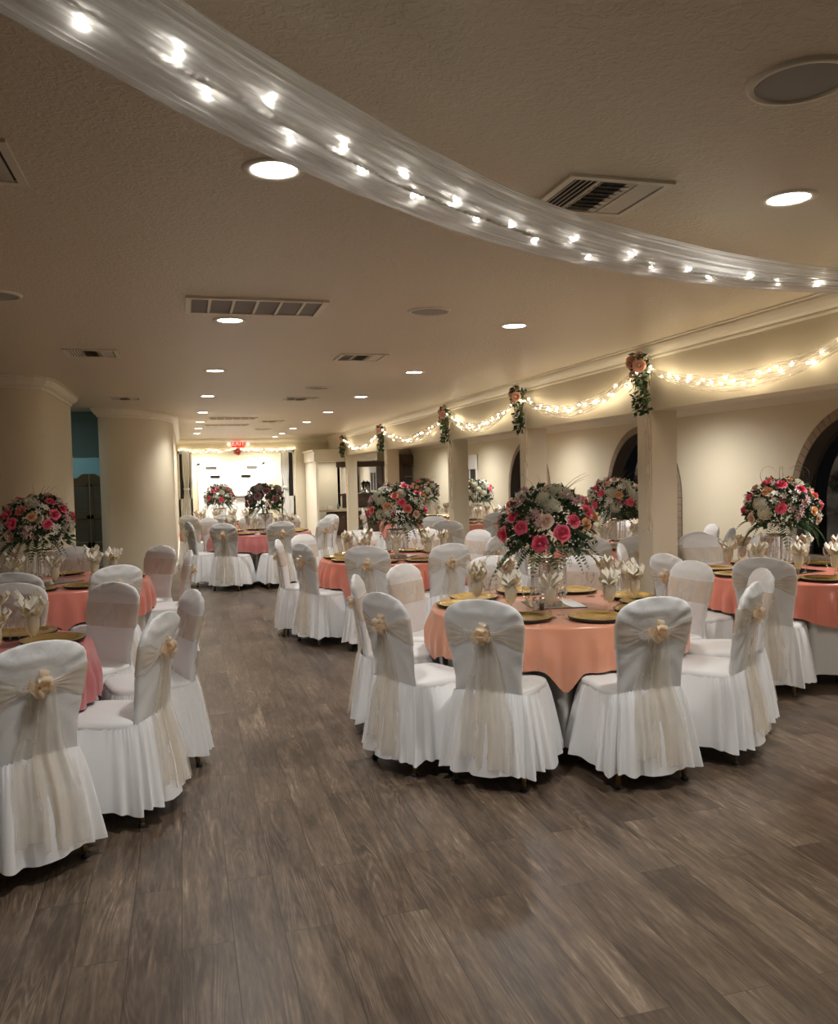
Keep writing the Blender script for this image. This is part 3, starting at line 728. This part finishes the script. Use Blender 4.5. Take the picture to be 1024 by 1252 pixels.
m=MB(); m.lathe([(0,.003),(.0155,.003),(.0155,.038),(0,.038)],12); P['sh_salt']=m.mesh('filling',M['salt']); P['sh_pep']=m.mesh('filling',M['pepper'])
def setting(t,ang,w,k):
    cx,cy=TB[t]; tn=TN[t]
    seen = w is not None
    def lab(a,b): return (a+w) if seen else (b+tn)
    def grp(s): return None if seen else s+' at the other seats of the '+tn
    r=.575; 
    o=thing('charger_plate',lab('gold charger plate before the chair ','gold black-rimmed charger plate at another seat of the '),'plate',(cx+r*cos(ang),cy+r*sin(ang),TZ),0,grp('chargers'))
    inst('plate',P['ch_plate'],o); inst('rim',P['ch_rim'],o)
    a2=ang+.26; r2=.50
    o=inst('goblet',P['gob'],None,(cx+r2*cos(a2),cy+r2*sin(a2),TZ+.001)); tag(o,lab('water goblet of the chair ','clear water goblet at another seat of the '),'glass',grp('goblets'))
    o=inst('folded_napkin',P['nap'][k%3],None,(cx+r2*cos(a2),cy+r2*sin(a2),TZ+.001),(0,0,k*1.7)); tag(o,lab('ivory napkin in goblet of the chair ','ivory napkin in a goblet at another seat of the '),'napkin',grp('napkins'))
    a3=ang+.40; r3=.42
    o=inst('wine_glass',P['wine'],None,(cx+r3*cos(a3),cy+r3*sin(a3),TZ+.001)); tag(o,lab('small wine glass of the chair ','small empty wine glass at another seat of the '),'glass',grp('wine glasses'))

def smooth(x): x=max(0,min(1,x)); return x*x*(3-2*x)
for t,(cx,cy) in TB.items():
    tn=TN[t]
    rt=thing('round_table','round banquet table under the %s cloth, the %s'%(cname[t],tn),'table',(cx,cy,0))
    m=MB(); m.lathe([(0,.725),(.755,.725),(.76,.74),(.755,.748),(0,.748)],48); m.build('tabletop',M['wood'],rt)
    for k in range(4):
        a=pi/4+k*pi/2; m=MB(); m.tube([(.36*cos(a),.36*sin(a),.725),(.42*cos(a),.42*sin(a),0)],.018,8); m.build('leg',M['dark'],rt)
    angs=[c[0] for c in CH[t] if c[2]<1.7]
    def prox(a):   # 1 right at a chair, 0 in the gap
        d=min(abs((a-b+pi)%(2*pi)-pi) for b in angs); return 1-smooth((d-.22)/.16)
    R=random.Random(ord(t)); p0=R.uniform(0,6.28); p1=R.uniform(0,6.28); rot={'A':-1.94,'B':-.35,'C':.5,'D':-.85,'E':.8}.get(t,R.uniform(0,1.5))
    def und(u,v):
        a=2*pi*u; g=prox(a)
        z=.748-(.748-.10)*v if v>0 else .748
        ro=.768; s=smooth((.70-z)/.20); ri=.555+.0*g
        rr=ro*(1-s*g)+ri*s*g
        rr-= .02*(1-g)*s
        rr+=(.008*sin(21*a+p0)+.006*sin(34*a+p1))*min(1,v*3)
        return (cx+rr*cos(a),cy+rr*sin(a),z)
    m=MB(); m.grid(und,200,16,True); o=m.build('undercloth',M['under']); tag(o,'pale floor-length undercloth beneath the %s overlay of the %s'%(cname[t],tn),'tablecloth')
    def ovr(u,v):
        a=2*pi*u
        if v<.28:
            rr=.765*v/.28; z=TZ-.0004
            if v>.24: z-=.0
            return (cx+rr*cos(a),cy+rr*sin(a),z)
        s=(v-.28)/.72; g=prox(a)
        corner=abs(cos(2*(a-rot)))**4
        zb=.478-.085*corner
        zb=zb*(1-g)+(.510)*g
        z=TZ-(TZ-zb)*s
        fold=(.027*sin(17*a+p0+1.3*sin(4*a))+.009*sin(26*a+p1))*smooth(s*1.5)
        rr=.776+.012*s+abs(fold)*1.25-.006+.006*sin(s*pi)
        if s<.04: rr=.768; z=TZ-.004
        return (cx+rr*cos(a),cy+rr*sin(a),z+.006*sin(9*a+p1)*s)
    m=MB(); m.grid(ovr,220,28,True); o=m.build('tablecloth',satin('satin_'+t.lower(),col[t])); tag(o,'%s satin overlay cloth draped on the %s'%(cname[t],tn),'tablecloth')
    # place settings: at the seen chairs, then fill the ring
    occ=[]
    k=0
    for (a,w,dd) in CH[t]:
        if dd>1.7: continue
        if any(abs((a-b+pi)%(2*pi)-pi)<.45 for b in occ): continue
        occ.append(a); setting(t,a,w,k); k+=1
    # widest gaps
    while len(occ)<10:
        s=sorted(x%(2*pi) for x in occ); gaps=[((s[(i+1)%len(s)]-s[i])%(2*pi) or 2*pi,s[i]) for i in range(len(s))]
        g,a=max(gaps)
        if g<1.05: break
        nn=max(1,int(round(g/.63))-1); stp=g/(nn+1)
        for i in range(nn): occ.append((a+stp*(i+1))); setting(t,a+stp*(i+1),None,k); k+=1
    # mirror tile and shakers
    if t!='B':
        m=MB(); m.box(-.17,.17,-.17,.17,0,.004); mr=thing('mirror_tile','square mirror tile with black edge under the crystal stand, %s'%tn,'mirror',(cx,cy,TZ+.0005),rot+.2)
        m.build('edge',M['black'],mr,False); m=MB(); m.box(-.164,.164,-.164,.164,.004,.0055); m.build('mirror',M['mirror'],mr,False)
    if t in 'ABCDG':
        for s,(nm,f) in enumerate((('salt','sh_salt'),('pepper','sh_pep'))):
            sx=cx-.20+s*.045; sy=cy-.17
            o=thing(nm+'_shaker','small glass %s shaker with metal cap on the %s'%(nm,tn),'shaker',(sx,sy,TZ+.001))
            inst('jar',P['sh_body'],o); inst('cap',P['sh_cap'],o); inst('filling',P[f],o)

# ------------------------------------------------------------------ flowers
def rose_mesh(mt,seed=0):
    R=random.Random(seed); m=MB(); m.ball((0,0,.35),.16,8,5,2.2)
    for k,(n,r,h) in enumerate(((2,.20,.98),(3,.34,1.0),(4,.50,.90),(5,.72,.70),(5,.95,.42))):
        a0=R.uniform(0,6)
        for i in range(n):
            a=a0+2*pi*i/n; sp=2*pi/n*.60; fr=R.uniform(.86,1.12); fh=R.uniform(.88,1.08)
            def pt(u,v,a=a,sp=sp,r=r*fr,h=h*fh,k=k):
                s=2*u-1; aa=a+s*sp; rr=(r*(.45+1.0*v-.75*v**3) if k<2 else r*(.35+.65*v**.6)+.20*(k/4)*max(0,v-.6)/.4)*(1-.10*(1-abs(s)))
                return (rr*cos(aa),rr*sin(aa),h*v*(1-.16*s*s)-.25-.16*(k/4)*(max(0,v-.7)/.3)+.03*sin(a*5))
            m.grid(pt,5,5)
    return m.mesh('rose',mt)
def hyd_mesh(mt,seed,n=110):
    R=random.Random(seed); m=MB(); m.ball((0,0,0),.66,10,6)
    for i in range(n):
        z=1-1.45*i/n; a=i*2.39996; q=sqrt(max(0,1-z*z)); c=Vector((q*cos(a),q*sin(a),z*.85)); nrm=c.normalized(); c=c*R.uniform(.85,1.02)
        t1=nrm.orthogonal().normalized(); t2=nrm.cross(t1); ro=R.uniform(0,1.5)
        for k in range(4):
            b=ro+k*pi/2; d=t1*cos(b)+t2*sin(b); e=t1*-sin(b)+t2*cos(b); s=R.uniform(.15,.2)
            m.add([c,c+d*s*.55+e*s*.5+nrm*.05,c+d*s-nrm*.05,c+d*s*.55-e*s*.5+nrm*.05],[(0,1,2,3)])
    return m.mesh('hydrangea',mt,False)
def lily_mesh(mt,seed):
    R=random.Random(seed); m=MB()
    for q in range(5):
        c=Vector((R.uniform(-.6,.6),R.uniform(-.6,.6),R.uniform(-.2,.3))); tl=Vector((c.x,c.y,1)).normalized(); t1=tl.orthogonal().normalized(); t2=tl.cross(t1)
        for k in range(6):
            b=k*pi/3+q; d=t1*cos(b)+t2*sin(b); e=t1*-sin(b)+t2*cos(b)
            m.add([c,c+d*.24+e*.09+tl*.2,c+d*.48+tl*.22,c+d*.24-e*.09+tl*.2],[(0,1,2,3)])
    return m.mesh('lily',mt)
def foliage_mesh(seed,n=850):
    R=random.Random(seed); m=MB()
    for i in range(n):
        z=R.uniform(-.55,1); a=R.uniform(0,2*pi); q=sqrt(1-z*z); nr=Vector((q*cos(a),q*sin(a),z)); k=R.uniform(.55,1.0)
        c=Vector((nr.x*.27*k,nr.y*.27*k,nr.z*.25*k)); d=(nr+Vector((R.uniform(-.8,.8),R.uniform(-.8,.8),R.uniform(-.9,.4)))).normalized()
        s=d.orthogonal().normalized(); s=(Matrix.Rotation(R.uniform(0,6.28),3,d)@s); n_=d.cross(s); L_=R.uniform(.04,.075); w=L_*R.uniform(.2,.32)
        m.add([c,c+d*L_*.5+s*w+n_*w*.3,c+d*L_,c+d*L_*.5-s*w+n_*w*.3,c+d*L_*.5],[(0,1,4),(1,2,4),(2,3,4),(3,0,4)])
    return m.mesh('foliage',M['leaf'],False)
def filler_mesh(seed,n=620):
    R=random.Random(seed); m=MB()
    for i in range(n):
        z=R.uniform(-.45,1); a=R.uniform(0,2*pi); q=sqrt(1-z*z); k=R.uniform(.93,1.1); c=(q*cos(a)*.275*k,q*sin(a)*.275*k,z*.255*k); r=R.uniform(.0035,.0075)
        m.add([(c[0]+r,c[1],c[2]),(c[0]-r,c[1],c[2]),(c[0],c[1]+r,c[2]),(c[0],c[1]-r,c[2]),(c[0],c[1],c[2]+r),(c[0],c[1],c[2]-r)],[(0,2,4),(2,1,4),(1,3,4),(3,0,4),(2,0,5),(1,2,5),(3,1,5),(0,3,5)])
    return m.mesh('filler_blossoms',M['wht'],False)
def frond_mesh(seed):
    R=random.Random(seed); m=MB(); L_=.24; pts=[]
    for i in range(13): s=i/12; pts.append(Vector((L_*s,0,.02*sin(s*3)-.13*s*s)))
    m.tube(pts,[.0022*(1-.6*i/12) for i in range(13)],5)
    for i in range(2,13):
        s=i/12; ll=.062*sin(pi*min(1,.15+s*.85))+.012
        for sd in (-1,1):
            p=pts[i]; d=Vector((.55,sd*1.0,-.35)).normalized(); n=Vector((.9,-sd*.35,0)).normalized()
            m.add([p,p+d*ll*.5+n*.0105,p+d*ll,p+d*ll*.5-n*.0105],[(0,1,2,3)])
    return m.mesh('fern_frond',M['fern'],False)
F={'rose':rose_mesh(M['rose'],1),'coral':rose_mesh(M['coral'],2),'peach':rose_mesh(M['peach'],3),'blush':rose_mesh(M['blush'],4),
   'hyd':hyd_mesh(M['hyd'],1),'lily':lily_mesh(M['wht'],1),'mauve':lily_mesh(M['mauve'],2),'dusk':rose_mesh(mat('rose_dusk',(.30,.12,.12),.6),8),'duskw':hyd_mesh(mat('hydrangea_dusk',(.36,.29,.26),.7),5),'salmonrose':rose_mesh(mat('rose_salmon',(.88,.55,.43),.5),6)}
FOL=[foliage_mesh(s) for s in (1,2,3)]; FIL=[filler_mesh(s) for s in (1,2)]; FRD=frond_mesh(1)
def aim(d,roll=0):
    return (Vector(d).to_track_quat('Z','Y')@Euler((0,0,roll)).to_quaternion())
def strand_mesh(h):
    m=MB(); n=int(h/.017)
    m.tube([(0,0,0),(0,0,-h)],.0008,4)
    for i in range(n): m.ball((0,0,-.008-i*.017),.0062 if i<n-1 else .009,6,4)
    return m.mesh('bead_strand',M['crystal'],False)
STR=strand_mesh(.22)
def arrangement(t,label,seed,mix,scale=1.0,curl=False,zc=1.24,off=(0,0)):
    cx,cy=TB[t]; cx+=off[0]; cy+=off[1]; R=random.Random(seed); tn=TN[t]
    st=thing('crystal_stand','clear crystal bead stand holding the flowers on the %s'%tn,'stand',(cx,cy,TZ+.008))
    zt=zc-.20-TZ-.006
    m=MB(); m.lathe([(0,0),(.085,0),(.085,.008),(.02,.014),(.012,.03),(.012,zt-.02),(.05,zt-.01),(0,zt-.005)],20); m.build('column',M['acrylic'],st)
    m=MB(); m.lathe([(.10,zt-.012),(.115,zt-.012),(.115,zt+.0),(.10,zt+.0),(.10,zt-.012)],28); 
    for k in range(4): m.tube([(0,0,zt-.006),(.11*cos(k*pi/2),.11*sin(k*pi/2),zt-.006)],.004,6)
    m.build('ring',M['silver'],st)
    for k in range(20):
        a=2*pi*k/20; inst('bead_strand',STR,st,(.108*cos(a),.108*sin(a),zt-.012),None,(1,1,1.0+R.uniform(-.06,.03)))
    for k in range(8):
        a=2*pi*k/8+.2; inst('bead_strand',STR,st,(.06*cos(a),.06*sin(a),zt-.012),None,(1,1,1.0))
    ar=thing('flower_arrangement',label,'flowers',(cx,cy,zc))
    ar.scale=(scale,)*3
    fo=inst('foliage',FOL[seed%3],ar,rot=(0,0,seed*1.3)); fo['kind']='stuff'
    if mix.get('fill',1): fi=inst('filler_blossoms',FIL[seed%2],ar,rot=(0,0,seed*.7)); fi['kind']='stuff'
    pool=[]
    for k,n in mix.items():
        if k in F: pool+= [k]*n
    # shuffle but spread
    R.shuffle(pool); n=len(pool)
    for i,k in enumerate(pool):
        z=.97-1.22*(i+.5)/n; a=i*2.39996+seed; q=sqrt(max(0,1-z*z)); d=Vector((q*cos(a),q*sin(a),z)); d=(d+Vector((R.uniform(-.1,.1),R.uniform(-.1,.1),R.uniform(-.08,.08)))).normalized()
        rr=.275 if k!='hyd' else .245
        nm={'dusk':'rose','duskw':'hydrangea','rose':'rose','coral':'rose','peach':'rose','blush':'rose','hyd':'hydrangea','lily':'lily','mauve':'lily'}[k]
        sc={'rose':.046,'coral':.042,'peach':.040,'blush':.044,'hyd':.060,'lily':.075,'mauve':.07,'dusk':.06,'duskw':.07}[k]*R.uniform(.88,1.1)
        o=inst(nm,F[k],ar,(d.x*rr*1.04,d.y*rr*1.04,d.z*rr*.93),aim(d+Vector((0,0,.15)),R.uniform(0,6)),sc)
        if k in('peach','blush','coral','mauve'): o['label']={'peach':'peach rose','blush':'blush cream rose','coral':'coral rose','mauve':'mauve lily spray'}[k]
    for i in range(16):
        a=2*pi*i/16+R.uniform(-.15,.15); rr=.14+R.uniform(-.02,.03)
        inst('fern_frond',FRD,ar,(rr*cos(a),rr*sin(a),-.10+R.uniform(-.03,.02)),Euler((0,R.uniform(-.15,.5),a)),R.uniform(.75,1.1))
    for i in range(5):
        a=R.uniform(0,6.28); m=MB(); ln=R.uniform(.14,.22); pts=[]
        for j in range(12):
            s=j/11
            if curl: q=s*4.2; pts.append((cos(a)*(.1+.09*sin(q)*1.0+.05*s),sin(a)*(.1+.09*sin(q)+.05*s),.2+.07*(1-cos(q))+.03*s))
            else: pts.append((cos(a)*(.08+ln*.9*s*(.6+.5*s)),sin(a)*(.08+ln*.9*s*(.6+.5*s)),.18+ln*s*(1.15-.35*s)))
        m.tube(pts,[.0022*(1-.7*j/11) for j in range(12)],5); m.build('twig',M['twig'],ar)
std=dict(rose=12,coral=2,peach=4,blush=3,hyd=8,lily=5,mauve=6)
arrangement('A','pink rose and white hydrangea centrepiece on the nearest salmon table',11,std,1.02,off=(-.03,.0))
arrangement('C','pink and peach rose centrepiece before the left rounded wall',25,dict(rose=13,coral=3,peach=4,blush=4,hyd=5,lily=7,mauve=6),.98,off=(-.10,-.1))
arrangement('D','pink rose centrepiece on the middle aisle table, mid picture',32,dict(rose=13,coral=4,peach=3,blush=3,hyd=7,lily=6,mauve=4),1.0,off=(.03,0))
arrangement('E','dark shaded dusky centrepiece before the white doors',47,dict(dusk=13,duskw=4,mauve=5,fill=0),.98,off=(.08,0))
arrangement('F','pink and white centrepiece before the left white door',53,dict(rose=6,coral=6,blush=6,hyd=6,lily=8),.95,off=(-.08,0))
arrangement('G','pink rose centrepiece with curly twigs before the right arched window',65,dict(rose=12,coral=2,peach=6,blush=4,hyd=6,lily=7,mauve=3),.98,True,off=(0,.13))
arrangement('H','mostly white hydrangea centrepiece left of the near pillar',71,dict(rose=8,coral=2,peach=3,blush=5,hyd=12,lily=8),1.02)
arrangement('I','white hydrangea centrepiece just right of the third pillar',84,dict(rose=5,blush=5,hyd=11,lily=8),.95,off=(-.12,0))
arrangement('J','cream and pink centrepiece before the dark wood cabinet',95,dict(rose=5,coral=4,peach=5,blush=8,hyd=4,lily=8),1.0,off=(.05,0))

# ------------------------------------------------------------------ big tulle swag under the ceiling
def catmull(P,n):
    out=[]; m=len(P)
    for i in range(m-1):
        p0,p1,p2,p3=[Vector(P[max(0,min(m-1,k))]) for k in (i-1,i,i+1,i+2)]
        for j in range(n):
            t=j/n; out.append(.5*((2*p1)+(-p0+p2)*t+(2*p0-5*p1+4*p2-p3)*t*t+(-p0+3*p1-3*p2+p3)*t**3))
    out.append(Vector(P[-1])); return out
SWP=[(-1.35,.95,2.66),(-.75,1.28,2.60),(-.17,1.67,2.50),(.12,1.93,2.478),(.39,2.16,2.47),(.66,2.39,2.47),(1.01,2.66,2.475),(1.44,2.93,2.485),(1.95,3.18,2.50),(2.51,3.39,2.515),(3.20,3.53,2.53),(3.97,3.62,2.56)]
SWR=[.03,.09,.125,.13,.13,.13,.128,.122,.116,.105,.090,.050]
def rad_at(s):
    k=s*(len(SWR)-1); i=min(int(k),len(SWR)-2); return SWR[i]+(SWR[i+1]-SWR[i])*(k-i)
path=catmull(SWP,8); npth=len(path)-1
sw=thing('tulle_swag','large white tulle swag with fairy lights sweeping across the ceiling','garland',(-1.35,.95,2.66))
so=Vector((-1.35,.95,2.66))
R=random.Random(4); ph=[R.uniform(0,6.28) for _ in range(6)]
def swf(kscale,yoff):
    def f(u,v):
        k=v*npth; i=min(int(k),npth-1); p=path[i].lerp(path[i+1],k-i); t=(path[min(i+1,npth)]-path[max(i-1,0)]).normalized()
        a=t.cross(Vector((0,0,1))).normalized(); b=a.cross(t); r=rad_at(v)*kscale; th=2*pi*u
        fd=1+.05*sin(9*th+ph[0]+2*sin(v*7))+.045*sin(17*th+ph[1]+v*5)+.03*sin(29*th+v*9)
        q=p+a*(r*cos(th)*fd*.86)+b*(r*sin(th)*fd*.62-.01)
        return tuple(q-so)
    return f
m=MB(); m.grid(swf(1,0),120,npth*2,True,uv=True); o=m.build('tulle',M['tulle'],sw)
m=MB(); m.grid(swf(.62,0),70,npth*2,True,uv=True); o=m.build('inner_tulle',M['tulle'],sw)
cordp=[]
for i in range(npth*14+1):
    k=i/14; j=min(int(k),npth-1); p=path[j].lerp(path[j+1],k-j); cordp.append(p)
def twist(ph0):
    m=MB(); pts=[]
    for i,p in enumerate(cordp):
        a=i*.42+ph0; t=(cordp[min(i+1,len(cordp)-1)]-cordp[max(i-1,0)]).normalized(); s=t.cross(Vector((0,0,1))).normalized(); b=s.cross(t)
        rr_=rad_at(i/(len(cordp)-1)); pts.append(p+s*(.0045*cos(a)+rr_*(.44+.06*sin(i*.021)))+Vector((0,0,.0045*sin(a)-rr_*.52))-so)
    m.tube(pts,.0040,5); return m
for q in (0,pi): twist(q).build('cord',M['cord'],sw)
m=MB(); m.lathe([(0,-.011),(.005,-.008),(.0058,.004),(.003,.014),(0,.015)],8); BULB=m.mesh('bulb',M['bulbw'])
m=MB(); m.ball((0,0,0),.0085,8,6); BULB2=m.mesh('bulb',M['bulb'])
for i in range(30):
    s=(i+.5)/30; k=s*npth; j=min(int(k),npth-1); p=path[j].lerp(path[j+1],k-j); r=rad_at(s)
    t=(path[min(j+1,npth)]-path[j]).normalized(); a=t.cross(Vector((0,0,1))).normalized()
    q=p+a*(.44+(-1)**i*R.uniform(.08,.30))*r+Vector((0,0,-r*.50+(-1)**i*R.uniform(0,.12)*r))
    inst('bulb',BULB,sw,tuple(q-so),(R.uniform(-1,1),R.uniform(-1,1),0),1.0)
for (i0,e) in ((24,3),(44,3),(64,3),(84,2.5)): 
    pass

# ------------------------------------------------------------------ garlands between the pillars
def garland(ya,yb,za,zb,sag,label,n=26,x=BX-.10,seed=1,par=None,horizontal=None):
    R=random.Random(seed); 
    if horizontal: A=Vector(horizontal[0]); B=Vector(horizontal[1])
    else: A=Vector((x,ya,za)); B=Vector((x,yb,zb))
    g=thing('light_garland',label,'garland',tuple(A))
    side=Vector((0,0,1)); along=(B-A).normalized(); out=along.cross(side).normalized()
    def cen(s,dz=0): p=A.lerp(B,s)-A; p.z-= sag*4*s*(1-s)+dz*4*s*(1-s); return p
    for (dz,w,ph0) in ((0,.032,0),(-.04,.025,2),(.035,.035,4)):
        m=MB()
        def f(u,v,dz=dz,w=w,ph0=ph0):
            p=cen(v,dz); th=2*pi*u; r=w*(.25+.75*sin(pi*v)**.5)*(1+.2*sin(5*th+v*9+ph0))
            q=p+side*r*sin(th)+out*r*.55*cos(th); return tuple(q)
        m.grid(f,18,30,True,uv=True); m.build('tulle',M['tulle2'],g)
    m=MB(); m.tube([cen((i)/40)+Vector((0,0,.012*sin(i*1.7))) for i in range(41)],.0022,5); m.build('wire',M['cord'],g)
    for i in range(n):
        s=(i+.5)/n; p=cen(s)+Vector((0,0,R.uniform(-.035,.04)))+out*R.uniform(-.03,.05); inst('bulb',BULB2,g,tuple(p),None,R.uniform(.8,1.15))
    return g
PY=[3.84,6.69,9.51,12.47,16.84,21.2]
dsc=['right edge of the picture and the near pillar','near pillar and the second pillar','second pillar and the third pillar','third pillar and the fourth pillar','fourth pillar and the farthest pillar']
for i in range(5):
    garland(PY[i]+.05,PY[i+1]-.05,2.50,2.50,.27,'fairy light garland on the beam between %s'%dsc[i],n=30,seed=i+2)
garland(.98,3.8,2.5,2.5,.27,'fairy light garland on the beam nearest the camera',n=26,seed=20)
GL=garland(0,0,0,0,.05,'straight fairy light garland on the left half of the alcove header',n=22,seed=9,horizontal=((-.12,YB-.05,2.40),(1.45,YB-.05,2.40)))
garland(0,0,0,0,.05,'straight fairy light garland on the right half of the alcove header',n=22,seed=10,horizontal=((1.55,YB-.05,2.40),(3.1,YB-.05,2.40)))
inst('rosette',F['coral'],GL,(1.60,-.03,-.07),(pi/2,0,0),.09)

# bouquets and sheer drapes on the pillars
pn=['near','second','third','fourth','farthest']
for i,y in enumerate(PY[1:]):
    R=random.Random(i+50)
    b=thing('pillar_bouquet','peach rose and greenery spray hanging on the beam above the %s pillar'%pn[i],'flowers',(BX-.06,y-.02,2.50))
    for (dx,dy,dz,k,s) in ((-.10,.085,.055,'salmonrose',.056),(-.12,-.085,.0,'salmonrose',.056),(-.08,-.02,.115,'blush',.034),(-.12,.04,-.06,'blush',.030)):
        inst('rose',F[k],b,(dx,dy,dz),aim((-.8,-.6+dy*3,.1)),s)
    m=MB(); 
    for q in range(300):
        s=R.random(); c=Vector((-.04+R.uniform(-.06,.05),R.uniform(-.12,.10)*(1-.55*s),.12-.52*s)); d=Vector((R.uniform(-1,.2),R.uniform(-1,1),R.uniform(-1.2,.3))).normalized(); e=d.orthogonal().normalized(); L_=R.uniform(.04,.085)
        m.add([c,c+d*L_*.5+e*L_*.28,c+d*L_,c+d*L_*.5-e*L_*.28],[(0,1,2,3)])
    fo=m.build('greenery',M['leaf'],b,False); fo['kind']='stuff'
    m=MB()
    for q in range(90):
        s=R.random(); m.ball((-.09+R.uniform(-.03,.03),R.uniform(-.08,.06)*(1-.6*s),.0-.40*s),R.uniform(.004,.008),5,3)
    fi=m.build('small_blossoms',M['hyd'],b,False); fi['kind']='stuff'
    m=MB(); m.tube([(-.02,-.01,.05),(-.03,-.02,-.1),(-.02,-.015,-.28)],[.018,.03,.01],8); m.build('ribbon',mat('ribbon_tan_%d'%i,(.35,.22,.12),.5),b)
    m=MB()
    def dp(u,v,y=y):
        z=2.66-1.62*v; w=.045+.015*v; s=2*u-1
        return (BX-.012-.012*sin(u*16)-.01*abs(s), y+.02+s*w+.01*sin(v*7), z)
    m.grid(dp,20,24); o=m.build('sheer_drape',M['drape']); tag(o,'blush sheer ribbon drape running down the %s pillar corner'%pn[i],'drape')

# ------------------------------------------------------------------ outside the windows: night ground
m=MB(); flat(m,XR+.3,XR+14,-8,30,-.05); struct('ground_outside',m,M['tree'])
wd=bpy.data.worlds.new('night'); bpy.context.scene.world=wd; wd.use_nodes=True
wd.node_tree.nodes['Background'].inputs[0].default_value=(.02,.022,.025,1); wd.node_tree.nodes['Background'].inputs[1].default_value=.06

# ------------------------------------------------------------------ camera
cam=bpy.data.cameras.new('camera'); co=bpy.data.objects.new('camera',cam); C.objects.link(co)
Rm=Matrix(((0.96249927,0.03437786,-0.26909724),(-0.27031007,0.03754307,-0.96204105),(-0.02297018,0.9987035,0.04542786)))
co.matrix_world=Matrix.Translation((0,0,1.6))@Rm.to_4x4()
cam.sensor_fit='HORIZONTAL'; cam.sensor_width=36; cam.lens=36*1025/1024; cam.clip_start=.05; cam.clip_end=100
sc=bpy.context.scene; sc.camera=co
sc.view_settings.view_transform='Standard'; sc.view_settings.look='None'; sc.view_settings.gamma=1; sc.view_settings.use_curve_mapping=False
sc.view_settings.exposure=0.88
try:
    sc.cycles.max_bounces=10; sc.cycles.transparent_max_bounces=24; sc.cycles.diffuse_bounces=5; sc.cycles.glossy_bounces=4
    sc.cycles.sample_clamp_indirect=4
except Exception: pass
